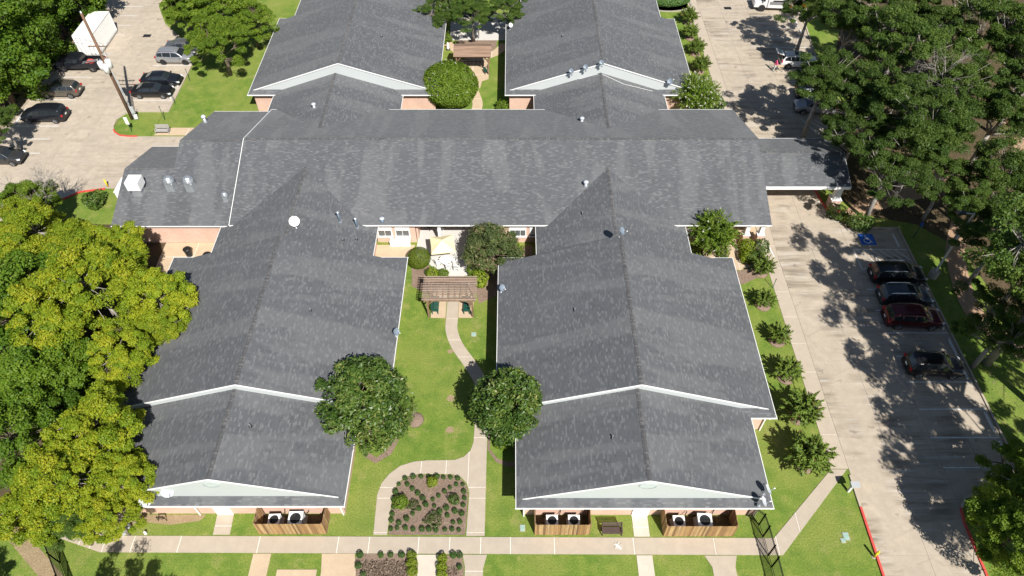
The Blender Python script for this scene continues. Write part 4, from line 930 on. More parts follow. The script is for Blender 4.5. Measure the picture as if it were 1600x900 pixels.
bed_b = [(-9.14, 18.37), (-8.47, 18.39), (-7.69, 18.37), (-4.10, 18.35), (-3.64, 18.37), (-3.62, 17.55), (-10.60, 18.37), (-10.62, 17.64), (-10.19, 17.07)]
for i, p in enumerate(bed_a): place(BOX, 'box', i, p, rnd.uniform(0.15, 0.22), 'small round green shrub planted in the square garden bed', 'small shrubs in the square garden bed', z=0.03)
for i, p in enumerate(bed_b): place(BOX, 'box', i, p, rnd.uniform(0.19, 0.25), 'small round green shrub along the edge of a bed south of the front walk', 'small shrubs in the south beds', z=0.03)
LIM = [make_shrub('lime_shrub', 330, 0.42, 0.36, 900, 0.06, 'leaf_lime', rough=0.2, jit=0.6), make_shrub('garden_shrub', 331, 0.55, 0.42, 1100, 0.075, 'leaf_bright', rough=0.25, jit=0.7), make_shrub('dark_shrub', 332, 0.45, 0.4, 800, 0.06, 'leaf_magnolia', rough=0.3, jit=0.8),
       make_shrub('dry_perennial', 333, 0.6, 0.35, 800, 0.075, 'leaf_oleander', rough=0.4, jit=0.9)]
place(LIM, 'lim', 0, (-5.94, 23.76), 0.40, 'yellow-green rounded shrub at the top of the square garden bed', z=0.03)
place(LIM, 'lim', 1, (-8.09, 22.16), 0.5, 'broad bright green plant on the west side of the square garden bed', z=0.03)
place(LIM, 'lim', 2, (-4.26, 22.35), 0.40, 'dark bushy plant on the east side of the square garden bed', z=0.03)
place(LIM, 'lim', 3, (-5.66, 20.90), 0.55, 'sprawling yellowish perennial in the middle of the square garden bed', z=0.03, sz=0.8)
place(LIM, 'lim', 3, (-7.24, 21.96), 0.42, 'straggly low plant beside the broad green plant in the square bed', z=0.03, sz=0.8)
for i, (p, r) in enumerate([((-6.98, 18.29), 0.33), ((-6.93, 17.76), 0.36), ((-6.84, 17.24), 0.36), ((-4.84, 18.11), 0.34), ((-4.84, 17.54), 0.36), ((-4.81, 17.02), 0.36)]):
    place(LIM, 'lim', 0, p, r, 'lime green shrub in the row edging the walk between the south beds', 'lime shrubs edging the south walk', z=0.03)
for i, (p, r, k, lab) in enumerate([((-7.42, 44.56), 0.55, 0, 'yellow-green clump in the mulch bed between patio and pergola'), ((-6.46, 44.56), 0.5, 1, 'low green clump beside the path in the patio bed'), ((-7.92, 44.80), 0.3, 2, 'small dark plant behind the pergola in the patio bed'),
        ((-2.96, 43.61), 0.75, 0, 'yellow-green shrub at the north-east corner of the pergola'), ((-3.29, 44.71), 0.8, 1, 'green shrub between the oleander and the pergola'), ((22.57, 47.79), 0.8, 0, 'yellow-green hedge plant beside the entrance porch'), ((22.32, 46.60), 0.7, 0, 'yellow-green hedge plant in front of the porch slab'),
        ((23.73, 47.44), 0.9, 2, 'dark green bush beside the entrance porch slab'), ((22.87, 46.35), 0.7, 2, 'dark green bush in the bed south of the porch'), ((20.11, 47.03), 0.6, 2, 'dark low plant under the crape myrtle by the link wall'),
        ((0.18, 47.19), 0.9, 1, 'green bush in the corner bed beside the link wall'), ((-0.61, 46.60), 0.8, 3, 'greyish low bush beside the oleander'), ((32.55, 52.52), 0.9, 2, 'dark bush beside the trail and the canopy pillar'), ((33.12, 52.16), 0.5, 0, 'small lime plant at the canopy pillar'),
        ((34.05, 51.14), 0.95, 2, 'dark hedge plant at the corner of the accessible bay'), ((34.82, 50.96), 0.85, 2, 'dark hedge plant next to the accessible bay kerb'), ((-9.95, 27.55), 0.6, 2, 'dark green plant under the south-west magnolia'), ((-9.40, 27.99), 0.5, 1, 'green plant in the bed under the south-west magnolia'),
        ((-8.81, 85.69), 0.8, 1, 'green bush beside the north-west wing wall'), ((-0.74, 27.05), 0.7, 1, 'green ground plant under the path-side magnolia'), ((-42.49, 54.21), 1.0, 2, 'dark bush at the edge of the lawn by the kitchen'), ((24.03, 70.69), 1.0, 2, 'dark bush at the north-east corner of the main hall'), ((-1.13, 70.83), 0.8, 1, 'low hedge plant beside the north-east link wall')]):
    place(LIM, 'lim', k, p, r, lab, z=0.02)
HB = make_shrub('hedge', 340, 1.0, 0.7, 4200, 0.07, 'leaf_shrub', cat='hedge', rough=0.03); HB.location = (21.8, 95.6, 0); HB.scale = (3.0, 1.4, 1.3); HB['label'] = 'clipped green hedge on the lawn beside the north-east wing'
m = MB(); m.lathe([(1.0, 0), (1.0, 0.12), (0.92, 0.12), (0.92, 0.0)], 30); o = m.build('garden_border', 'concrete_post', smooth=False); o.location = (21.8, 95.6, 0); o.scale = (3.5, 2.0, 1); tag(o, 'low curved concrete border round the clipped hedge', 'border')
# dry stalks in the south beds, leaf litter: nobody could count them
def litter(name, polys, n, L, mat, label, zs=0.12, seed=5, up=0.25):
    rg = np.random.default_rng(seed); Cs = []
    for (x0, x1, y0, y1), k in zip(polys, n): Cs.append(np.stack([rg.uniform(x0, x1, k), rg.uniform(y0, y1, k), rg.random(k) ** 2 * zs + 0.035], 1))
    C = np.concatenate(Cs); k = len(C); o = leaf_object(name, C, rg.normal(size=(k, 3)) * 0.6 + np.array([0, 0, 1 - up]), L * rg.uniform(0.5, 1.4, k), L * 0.22 * rg.uniform(0.6, 1.3, k), rg.random(k), [mat], rg=rg)
    tag(o, label, 'plants', kind='stuff'); return o
litter('dry_stalks', [(-10.4, -7.1, 14.4, 17.9), (-4.6, -3.7, 14.4, 17.6)], [5200, 700], 0.11, 'leaf_dry', 'brown dried stalks and leaves covering the south garden beds', 0.3, 5, 0.6)
litter('bark_mulch', [(-8.6, -3.45, 20.0, 23.6), (-8.0, -4.2, 23.6, 24.35)], [5200, 900], 0.05, 'leaf_dry', 'coarse brown bark chips spread over the square garden bed', 0.02, 6, 0.2)
litter('fallen_leaves', [(44.5, 75, 26, 62), (38, 75, 52, 62), (42, 80, 62, 100), (39, 44, 24, 52)], [9000, 5000, 9000, 900], 0.1, 'leaf_dry', 'brown fallen leaves over the woodland floor', 0.03, 7, 0.2)
# bleached dead tree and bare branches among the oaks
def dead_tree(xy, H, seed, label):
    rg = np.random.default_rng(seed); t = thing('dead_tree', label, 'tree', (*xy, 0)); m = MB(); m.tube([(0, 0, -0.1), (0.2, 0.1, H * 0.35), (0.1, 0.3, H * 0.6)], [0.22, 0.16, 0.1], 7)
    def grow(p, d, l, r, lv):
        q = p + d * l; m.tube([tuple(p), tuple(p.lerp(q, 0.5) + Vector(rg.normal(size=3) * l * 0.06)), tuple(q)], [r, r * 0.75, r * 0.5], 4, cap=False)
        if lv: 
            for _ in range(4): grow(p.lerp(q, rg.uniform(0.5, 1.0)), (d + Vector(rg.normal(size=3) * 0.55)).normalized(), l * rg.uniform(0.5, 0.75), r * 0.5, lv - 1)
    for k in range(7): grow(Vector((0.15, 0.2, H * rg.uniform(0.35, 0.6))), Vector((rg.normal() * 0.7, rg.normal() * 0.7, 0.8)).normalized(), H * 0.22, 0.07, 3)
    m.build('trunk', 'bark_grey', t, smooth=True)
dead_tree((43.32, 64.03), 12.5, 61, 'bleached leafless tree standing among the oaks'); dead_tree((51.01, 75.91), 12.5, 62, 'dead tree with reddish-brown bare twigs among the oaks'); dead_tree((-45.19, 50.71), 9, 63, 'bare grey tree behind the tallow trees by the car park')

# ================================================================ VEHICLES
def car_paint(name, c, metal=0.5, rough=0.28):
    n = NT(name, rough, 0.35); n.b.inputs['Metallic'].default_value = metal; n.b.inputs['Coat Weight'].default_value = 0.45; n.b.inputs['Coat Roughness'].default_value = 0.06
    f = n.noise(n.obj(), 2.5, 4); n.col(n.ramp(f, (0.3, tuple(x * 0.9 for x in c)), (0.7, c))); MAT[name] = n.m
car_paint('paint_black', (0.012, 0.012, 0.013), 0.2); car_paint('paint_charcoal', (0.06, 0.062, 0.066)); car_paint('paint_slate', (0.055, 0.068, 0.08))
car_paint('paint_maroon', (0.085, 0.008, 0.012)); car_paint('paint_silver', (0.36, 0.37, 0.39)); car_paint('paint_white', (0.75, 0.75, 0.75), 0.0); car_paint('paint_bronze', (0.15, 0.135, 0.115)); car_paint('paint_grey', (0.16, 0.165, 0.17))
car_paint('paint_navy', (0.02, 0.023, 0.032)); car_paint('bus_white', (0.7, 0.7, 0.7), 0.0, 0.4); car_paint('bus_orange', (0.75, 0.27, 0.03), 0.0, 0.4)
plain('rubber', (0.018, 0.018, 0.019), 0.85); plain('rim_alloy', (0.55, 0.56, 0.58), 0.3, 0.8); plain('rim_dark', (0.06, 0.06, 0.065), 0.4, 0.6)
plain('lamp_red', (0.42, 0.015, 0.02), 0.2, var=0.05); plain('lamp_clear', (0.72, 0.74, 0.77), 0.12, 0.1, var=0.05); plain('plate', (0.7, 0.7, 0.68), 0.5); plain('trim_black', (0.02, 0.02, 0.021), 0.55); plain('chrome', (0.7, 0.71, 0.73), 0.15, 1.0, var=0.04)

def lerpk(keys, x):
    for (a, va), (b, vb) in zip(keys[:-1], keys[1:]):
        if a <= x <= b: return va + (vb - va) * (x - a) / (b - a)
    return keys[0][1] if x < keys[0][0] else keys[-1][1]
CARS = {
 # top profile (x from rear to front), belt height, half width, roof half width, wheel x, wheel radius, side window spans, windscreen, backlight
 'suv': dict(L=4.65, w=0.93, wr=0.66, top=[(-2.32, 0.62), (-2.28, 0.95), (-2.2, 1.12), (-1.95, 1.48), (-1.78, 1.6), (-1.2, 1.66), (-0.2, 1.68), (0.35, 1.63), (0.6, 1.56), (1.22, 1.12), (1.5, 1.06), (2.0, 0.96), (2.22, 0.84), (2.3, 0.68), (2.33, 0.5)],
   belt=1.02, wh=(-1.38, 1.4), r=0.36, win=[(-1.95, -1.28), (-1.2, -0.22), (-0.14, 0.98)], ws=(0.62, 1.2), bl=(-2.18, -1.88), rail=True, plate=True),
 'suv_big': dict(L=4.95, w=0.97, wr=0.72, top=[(-2.47, 0.62), (-2.44, 1.0), (-2.36, 1.15), (-2.15, 1.58), (-1.98, 1.7), (-1.2, 1.77), (-0.2, 1.77), (0.4, 1.71), (0.62, 1.65), (1.28, 1.18), (1.55, 1.13), (2.1, 1.05), (2.36, 0.9), (2.44, 0.7), (2.48, 0.5)],
   belt=1.08, wh=(-1.45, 1.5), r=0.38, win=[(-2.12, -1.4), (-1.32, -0.3), (-0.22, 1.02)], ws=(0.66, 1.25), bl=(-2.34, -2.1), rail=True, plate=True),
 'sedan': dict(L=4.75, w=0.91, wr=0.6, top=[(-2.37, 0.6), (-2.33, 0.9), (-2.2, 1.05), (-1.75, 1.08), (-1.62, 1.1), (-1.0, 1.38), (-0.65, 1.43), (-0.1, 1.45), (0.25, 1.42), (0.42, 1.37), (1.12, 0.98), (1.4, 0.93), (1.95, 0.84), (2.22, 0.73), (2.33, 0.6), (2.37, 0.42)],
   belt=0.93, wh=(-1.38, 1.42), r=0.33, win=[(-1.35, -0.85), (-0.78, 0.06), (0.14, 0.95)], ws=(0.46, 1.1), bl=(-1.6, -0.98), rail=False, plate=True),
 'minivan': dict(L=5.1, w=0.98, wr=0.76, top=[(-2.55, 0.6), (-2.52, 1.0), (-2.45, 1.15), (-2.28, 1.58), (-2.12, 1.68), (-1.3, 1.74), (-0.2, 1.74), (0.55, 1.66), (0.8, 1.58), (1.62, 1.1), (1.85, 1.03), (2.25, 0.92), (2.46, 0.78), (2.53, 0.62), (2.56, 0.45)],
   belt=1.02, wh=(-1.5, 1.55), r=0.35, win=[(-2.25, -1.4), (-1.32, -0.2), (-0.1, 1.3)], ws=(0.84, 1.58), bl=(-2.42, -2.2), rail=True, plate=True),
}
def wheel(parent, x, y, r, sg, rim='rim_alloy'):
    w = bpy.data.objects.new('wheel', None); COL.objects.link(w); w.parent = parent; w.location = (x, y, r); w.empty_display_size = 0.1
    mt = Matrix.Rotation(R(90) * -sg, 3, 'X')
    MB().lathe([(r * 0.62, -0.11), (r * 0.93, -0.115), (r, -0.07), (r, 0.07), (r * 0.93, 0.112), (r * 0.66, 0.1), (r * 0.64, 0.05)], 20, mt=mt).build('tyre', 'rubber', w, smooth=True)
    b = MB(); b.lathe([(r * 0.64, 0.02), (r * 0.66, 0.1), (r * 0.58, 0.085), (r * 0.56, 0.04)], 20, mt=mt)
    for k in range(5):
        a = 2 * math.pi * k / 5; p = mt @ Vector((math.cos(a) * r * 0.34, math.sin(a) * r * 0.34, 0.075)); q0 = mt @ Vector((math.cos(a) * r * 0.08, math.sin(a) * r * 0.08, 0.085)); q1 = mt @ Vector((math.cos(a) * r * 0.6, math.sin(a) * r * 0.6, 0.075))
        b.bar(tuple(q0), tuple(q1), 0.075, 0.03)
    b.build('rim', rim, w, smooth=False); return w
def make_car(name, kind, paint, label, xy, heading, group, roof=None, rim='rim_alloy', rails='chrome', z=0.037, sunroof=False, tail_open=False):
    D = CARS[kind]; t = thing(name, label, 'car', (*xy, z), heading, group); L2 = D['L'] / 2; W = D['w']; WR = D['wr']; top = D['top']; belt = D['belt']
    def zt(x): return lerpk(top, x)
    def hw(x): return W * (1 - 0.16 * abs(x / L2) ** 5)
    def sec(x):
        zz = zt(x); b = min(belt + 0.03 * (x / L2 < -0.3), zz - 0.07); f = max(0.0, min(1.0, (zz - b - 0.07) / 0.5)); w = hw(x); sill = 0.24 + 0.10 * abs(x / L2) ** 6
        wr = w * 0.86 * (1 - f) + WR * f
        return [(w * 0.86, sill), (w * 0.97, sill + 0.1), (w, (sill + b) * 0.52), (w * 0.985, b - 0.08), (w * 0.95, b), (wr + (w * 0.95 - wr) * 0.04, zz - 0.075), (wr * 0.93, zz - 0.02), (wr * 0.55, zz + 0.012), (0, zz + 0.02)], b, f, wr
    xs = sorted(set([round(a, 3) for a, _ in top] + [round(-L2 + (k + 0.5) * D['L'] / 22, 3) for k in range(22)]))
    m = MB(); rings = []
    for x in xs:
        s_, _, _, _ = sec(x); rings.append([(x, y, z_) for y, z_ in s_] + [(x, -y, z_) for y, z_ in reversed(s_[:-1])])
    n = len(rings[0])
    for r_ in rings: m.v.extend(r_)
    for k in range(len(rings) - 1):
        for j in range(n - 1):
            a = k * n + j; m.f.append((a, a + n, a + n + 1, a + 1)); m.m.append(0); m.uv.append(None)
    m.f.append(tuple(range(n))); m.m.append(0); m.uv.append(None); e = (len(rings) - 1) * n; m.f.append(tuple(e + j for j in reversed(range(n)))); m.m.append(0); m.uv.append(None)
    bo = m.build('body', paint, t, smooth=True)
    MB().box((0, 0, 0.26), (D['L'] * 0.93, W * 1.6, 0.16)).build('underbody', 'trim_black', t)
    # side windows follow the tumblehome
    for sg in (-1, 1):
        for xa, xb in D['win']:
            g_ = MB(); pts_lo, pts_hi = [], []
            for k in range(9):
                x = xa + (xb - xa) * k / 8; s_, b, f, wr = sec(x); (y0, z0), (y1, z1) = s_[4], s_[5]
                if z1 - z0 < 0.10: lo, hi = 0.15, 0.2
                else: lo, hi = 0.04 / (z1 - z0), 1 - 0.045 / (z1 - z0)
                for arr, q in ((pts_lo, lo), (pts_hi, hi)): arr.append((x, sg * (y0 + (y1 - y0) * q + 0.012), z0 + (z1 - z0) * q + 0.004))
            for k in range(8):
                q = [pts_lo[k], pts_lo[k + 1], pts_hi[k + 1], pts_hi[k]]; g_.face(q if sg < 0 else q[::-1])
            g_.build('window', 'car_glass', t)
        MB().box((0.95, sg * (hw(0.9) + 0.09), belt + 0.06), (0.16, 0.2, 0.14), taper=0.8).build('mirror', paint, t)
        for wx in D['wh']:
            MB().lathe([(D['r'] + 0.045, -0.16), (D['r'] + 0.045, 0.012), (D['r'] + 0.02, 0.016)], 22, (wx, sg * hw(wx) * 0.99, D['r'] + 0.01), mt=Matrix.Rotation(R(90) * -sg, 3, 'X')).build('wheel_arch', 'trim_black', t)
            wheel(t, wx, sg * (hw(wx) - 0.08), D['r'], sg, rim)
        # lamps
        xf = L2 - 0.2; MB().box((xf, sg * hw(xf) * 0.78, zt(xf) - 0.12), (0.30, 0.36, 0.11), rz=-sg * 0.5, ry=0.25).build('headlight', 'lamp_clear', t)
        xr = -L2 + 0.10; MB().box((xr, sg * hw(xr) * 0.86, min(zt(xr + 0.05), belt) - 0.06), (0.16, 0.30, 0.2), rz=sg * 0.35).build('taillight', 'lamp_red', t)
        for hx in (D['win'][1][0] + 0.2, D['win'][2][0] + 0.2): MB().box((hx, sg * (hw(hx) + 0.005), belt - 0.13), (0.16, 0.03, 0.03)).build('door_handle', paint if rails != 'chrome' else 'chrome', t)
        if D['rail']: MB().tube([(-1.75, sg * WR * 0.95, zt(-1.6) + 0.0), (-1.5, sg * WR * 0.97, zt(-1.5) + 0.055), (0.0, sg * WR * 0.97, zt(0) + 0.055), (0.3, sg * WR * 0.96, zt(0.3) + 0.02)], 0.022, 6).build('roof_rail', rails, t)
    def glass_strip(x0, x1, k1, k2, nm):
        g_ = MB(); N_ = 6; yy = np.linspace(-1, 1, 9); rows = []
        for i in range(N_ + 1):
            x = x0 + (x1 - x0) * i / N_; s_, b, f, wr = sec(x); kk = k1 + (k2 - k1) * i / N_
            rows.append([(x, y * wr * kk, zt(x) + 0.028 - 0.035 * abs(y) ** 3) for y in yy])
        for i in range(N_):
            for j in range(8): g_.face([rows[i][j], rows[i + 1][j], rows[i + 1][j + 1], rows[i][j + 1]][::-1 if x1 > x0 else 1])
        g_.build(nm, 'car_glass', t, smooth=True)
    glass_strip(*D['ws'], 0.96, 0.97, 'windscreen'); glass_strip(*D['bl'], 0.9, 0.92, 'rear_window')
    if sunroof:
        g_ = MB(); g_.box((-0.45, 0, 1.695), (0.55, 0.86, 0.02)); g_.build('sunroof', 'car_glass', t); g_ = MB(); g_.box((0.2, 0, 1.668), (0.5, 0.86, 0.02), ry=0.06); g_.build('sunroof', 'car_glass', t)
    MB().box((L2 - 0.02, 0, 0.62), (0.05, W * 1.0, 0.2)).build('grille', 'trim_black', t)
    MB().box((-L2 - 0.0, 0, 0.78), (0.03, 0.32, 0.16)).build('licence_plate', 'plate', t)
    MB().box((L2 - 0.06, 0, 0.36), (0.12, W * 1.5, 0.12)).build('bumper', 'trim_black', t); MB().box((-L2 + 0.05, 0, 0.40), (0.12, W * 1.6, 0.16)).build('bumper', 'trim_black', t)
    if tail_open:
        MB().box((-L2 - 0.28, 0, 1.86), (0.95, WR * 1.75, 0.07), ry=0.32).build('tailgate', paint, t); MB().box((-L2 - 0.32, 0, 1.92), (0.5, WR * 1.4, 0.02), ry=0.32).build('rear_window', 'car_glass', t); MB().box((-L2 + 0.0, 0, 1.15), (0.04, WR * 1.6, 0.7)).build('boot_opening', 'interior_dark', t)
    return t
GE = 'cars in the east parking bays'; GW = 'cars in the west car park'; E0 = 0.0; W0 = math.pi
make_car('parked_car', 'suv_big', 'paint_black', 'black crossover in the bay next to the hatched strip, taillights to the drive', (35.75, 44.2), R(-1), GE)
make_car('parked_car', 'suv', 'paint_slate', 'slate-blue crossover with glass sunroof in the east bays', (35.5, 41.6), R(-1), GE, sunroof=True)
make_car('parked_car', 'suv_big', 'paint_maroon', 'dark maroon crossover in the east parking bays', (35.3, 39.1), R(-2), GE, rails='trim_black')
make_car('parked_car', 'suv', 'paint_black', 'glossy black crossover parked alone with an empty bay on either side', (35.2, 34.0), R(-3), GE, rails='trim_black')
make_car('parked_car', 'suv', 'paint_white', 'white crossover with its tailgate raised under the spreading oak', (36.0, 80.2), R(-2), GE, tail_open=True, sunroof=True)
make_car('parked_car', 'suv', 'paint_silver', 'silver crossover half hidden by oak branches north of the canopy', (35.4, 70.6), W0 + R(-4), GE)
make_car('parked_car', 'sedan', 'paint_black', 'black sedan nearest the utility pole in the west car park', (-43.1, 73.8), R(0), GW, rails='trim_black')
make_car('parked_car', 'sedan', 'paint_navy', 'black sedan parked between the utility pole and an empty bay', (-42.8, 76.25), R(0), GW, rails='trim_black')
make_car('parked_car', 'suv', 'paint_silver', 'silver crossover in the bays beside the lawn', (-42.6, 81.2), R(-1), GW, rim='rim_dark')
make_car('parked_car', 'sedan', 'paint_grey', 'dark grey sedan tucked under the bright green lawn tree', (-42.2, 83.7), R(0), GW)
make_car('parked_car', 'suv', 'paint_bronze', 'bronze-grey crossover on the woods side of the west car park', (-54.1, 73.9), W0, GW)
make_car('parked_car', 'minivan', 'paint_navy', 'black minivan under the dark tree at the west car park edge', (-54.0, 69.0), W0, GW, rails='trim_black')
make_car('parked_car', 'suv', 'paint_charcoal', 'dark crossover behind the twiggy tree at the south end of the west car park', (-55.33, 61.34), R(0), GW)
# pickup truck
def pickup(xy, hd):
    t = thing('pickup_truck', 'black crew-cab pickup with red gear in its open bed', 'pickup', (*xy, 0.037), hd, GW); W = 0.99
    prof = [(-0.62, 0.5), (-0.62, 1.18), (-0.5, 1.72), (-0.2, 1.82), (0.9, 1.82), (1.2, 1.74), (1.75, 1.22), (2.6, 1.12), (2.82, 1.0), (2.9, 0.75), (2.9, 0.5)]
    m = MB(); K = []
    for x, z in prof:
        w = W if z < 1.25 else W * (0.95 - 0.30 * (z - 1.2)); K.append((x, w, z))
    nn = len(K); m.v = [(x, w, z) for x, w, z in K] + [(x, -w, z) for x, w, z in K]
    for k in range(nn): j = (k + 1) % nn; m.f.append((k, k + nn, j + nn, j)); m.m.append(0); m.uv.append(None)
    m.f.append(tuple(range(nn))); m.f.append(tuple(reversed(range(nn, 2 * nn)))); m.m += [0, 0]; m.uv += [None, None]
    m.build('cab', 'paint_navy', t)
    b = MB(); b.box((-1.75, 0, 0.72), (2.25, 1.9, 0.1)); b.build('bed_floor', 'trim_black', t)
    for sg in (-1, 1): MB().box((-1.75, sg * 0.93, 0.88), (2.25, 0.1, 0.58)).build('bed_side', 'paint_navy', t)
    MB().box((-2.86, 0, 0.88), (0.08, 1.76, 0.5)).build('tailgate', 'paint_navy', t); MB().box((-2.95, 0, 0.55), (0.14, 1.9, 0.18)).build('bumper', 'chrome', t); MB().box((2.95, 0, 0.58), (0.14, 1.9, 0.26)).build('bumper', 'chrome', t)
    for sg in (-1, 1):
        for xa, xb in ((-0.45, 0.32), (0.42, 1.4)):
            zlo, zhi = 1.24, 1.7; f = lambda z: W * (0.95 - 0.30 * (z - 1.2)) + 0.012; hi = xb if xb < 1 else xb - 0.35
            q = [(xa, sg * f(zlo), zlo), (xb, sg * f(zlo), zlo), (hi, sg * f(zhi), zhi), (xa + 0.04, sg * f(zhi), zhi)]; MB().face(q if sg < 0 else q[::-1]).build('window', 'car_glass', t)
        MB().box((1.5, sg * 1.1, 1.28), (0.14, 0.22, 0.2)).build('mirror', 'paint_navy', t); MB().box((2.82, sg * 0.8, 0.9), (0.16, 0.3, 0.16)).build('headlight', 'lamp_clear', t); MB().box((-2.87, sg * 0.93, 0.9), (0.1, 0.11, 0.4)).build('taillight', 'lamp_red', t)
        for wx in (-1.75, 1.95): wheel(t, wx, sg * 0.9, 0.4, sg); MB().lathe([(0.46, -0.14), (0.46, 0.015), (0.43, 0.018)], 20, (wx, sg * 0.985, 0.42), mt=Matrix.Rotation(R(90) * -sg, 3, 'X')).build('wheel_arch', 'trim_black', t)
    MB().face([(1.22, -0.72, 1.745), (1.22, 0.72, 1.745), (1.73, 0.86, 1.25), (1.73, -0.86, 1.25)][::-1]).build('windscreen', 'car_glass', t)
    MB().face([(-0.635, -0.8, 1.28), (-0.635, 0.8, 1.28), (-0.53, 0.72, 1.66), (-0.53, -0.72, 1.66)][::-1]).build('rear_window', 'car_glass', t)
    MB().box((-1.35, 0.1, 0.95), (0.75, 0.9, 0.34), taper=0.8).build('cargo', 'red_paint', t); r_ = MB()
    r_.bar((-0.75, 0.85, 1.2), (-2.6, 0.5, 1.35), 0.06); r_.build('ladder_rail', 'galvanised', t); MB().bar((-0.75, 0.55, 1.2), (-2.6, 0.2, 1.35), 0.06).build('ladder_rail', 'galvanised', t)
pickup((-54.0, 79.6), W0)
# box trailer
def box_trailer(xy, hd):
    t = thing('box_trailer', 'white enclosed cargo container standing beside the woods', 'trailer', (*xy, 0.037), hd); L, w, z0, z1 = 6.1, 2.44, 0.25, 2.85
    MB().box((0, 0, (z0 + z1) / 2), (L - 0.1, w - 0.1, z1 - z0 - 0.06)).build('body', 'white_metal', t); MB().box((0, 0, z1), (L, w, 0.06)).build('roof', 'white_metal', t); MB().box((0, 0, z0 - 0.05), (L, w, 0.14)).build('frame', 'beige_metal', t)
    for sx in (-1, 1):
        for sy in (-1, 1): MB().box((sx * (L / 2 - 0.06), sy * (w / 2 - 0.06), (z0 + z1) / 2), (0.14, 0.14, z1 - z0 - 0.08)).build('corner_post', 'white_trim', t); MB().box((sx * (L / 2 - 0.2), sy * (w / 2 - 0.2), 0.08), (0.3, 0.3, 0.16)).build('block', 'concrete_post', t)
    rb = MB()
    for k in range(26):
        for sy in (-1, 1): rb.box((-L / 2 + 0.25 + k * 0.224, sy * (w / 2 - 0.045), (z0 + z1) / 2), (0.1, 0.05, z1 - z0 - 0.25))
    o = rb.build('wall_ribs', 'white_metal', t); o['kind'] = 'stuff'
    for sy in (-0.6, 0.6):
        d = MB(); d.box((-L / 2 + 0.03, sy, 1.55), (0.06, 1.12, 2.3)); dd = d.build('door', 'white_trim', t)
        for k in (-0.25, 0.25): MB().tube([(-L / 2 - 0.03, sy + k, 0.45), (-L / 2 - 0.03, sy + k, 2.65)], 0.03, 6).build('lock_bar', 'galvanised', dd)
box_trailer((-53.95, 85.3), R(90))
# shuttle bus, mostly under the oaks
def bus(xy, hd):
    t = thing('shuttle_bus', 'white shuttle bus with orange and black side graphics under the oaks', 'bus', (*xy, 0.037), hd)
    MB().box((-0.6, 0, 1.72), (5.8, 2.3, 2.3)).build('body', 'bus_white', t); MB().box((-0.6, 0, 2.92), (5.6, 2.1, 0.14), taper=0.93).build('roof', 'bus_white', t)
    pr = [(2.3, 0.5), (2.3, 2.1), (2.6, 2.1), (3.2, 1.35), (4.0, 1.15), (4.1, 0.55)]; m = MB(); n = len(pr); m.v = [(x, 1.0, z) for x, z in pr] + [(x, -1.0, z) for x, z in pr]
    for k in range(n): j = (k + 1) % n; m.f.append((k, k + n, j + n, j)); m.m.append(0); m.uv.append(None)
    m.f += [tuple(range(n)), tuple(reversed(range(n, 2 * n)))]; m.m += [0, 0]; m.uv += [None, None]; m.build('cab', 'bus_white', t)
    MB().face([(2.62, -0.9, 2.07), (2.62, 0.9, 2.07), (3.2, 0.95, 1.37), (3.2, -0.95, 1.37)][::-1]).build('windscreen', 'car_glass', t)
    for sg in (-1, 1):
        for k in range(4): MB().box((-2.75 + k * 1.35, sg * 1.156, 2.2), (1.2, 0.02, 0.8)).build('window', 'car_glass', t)
        MB().box((-1.9, sg * 1.157, 1.05), (2.9, 0.02, 0.75)).build('graphic', 'bus_orange', t); MB().box((0.9, sg * 1.157, 1.25), (2.4, 0.02, 0.45)).build('graphic', 'paint_silver', t); MB().box((-0.4, sg * 1.16, 1.56), (4.2, 0.02, 0.18)).build('graphic', 'paint_black', t)
        for wx in (-2.2, 3.0): wheel(t, wx, sg * 1.02, 0.42, sg); MB().lathe([(0.48, -0.12), (0.48, 0.16), (0.45, 0.17)], 20, (wx, sg * 1.0, 0.44), mt=Matrix.Rotation(R(90) * -sg, 3, 'X')).build('wheel_arch', 'trim_black', t)
        MB().box((4.03, sg * 0.75, 0.95), (0.16, 0.3, 0.2)).build('headlight', 'lamp_clear', t); MB().box((2.9, sg * 1.25, 1.75), (0.16, 0.2, 0.4)).build('mirror', 'trim_black', t)
bus((37.6, 94.6), W0 + R(-4))
make_car('parked_car', 'suv', 'paint_slate', 'blue-grey car hidden among branches south of the canopy island', (36.2, 73.2), R(-2), GE)
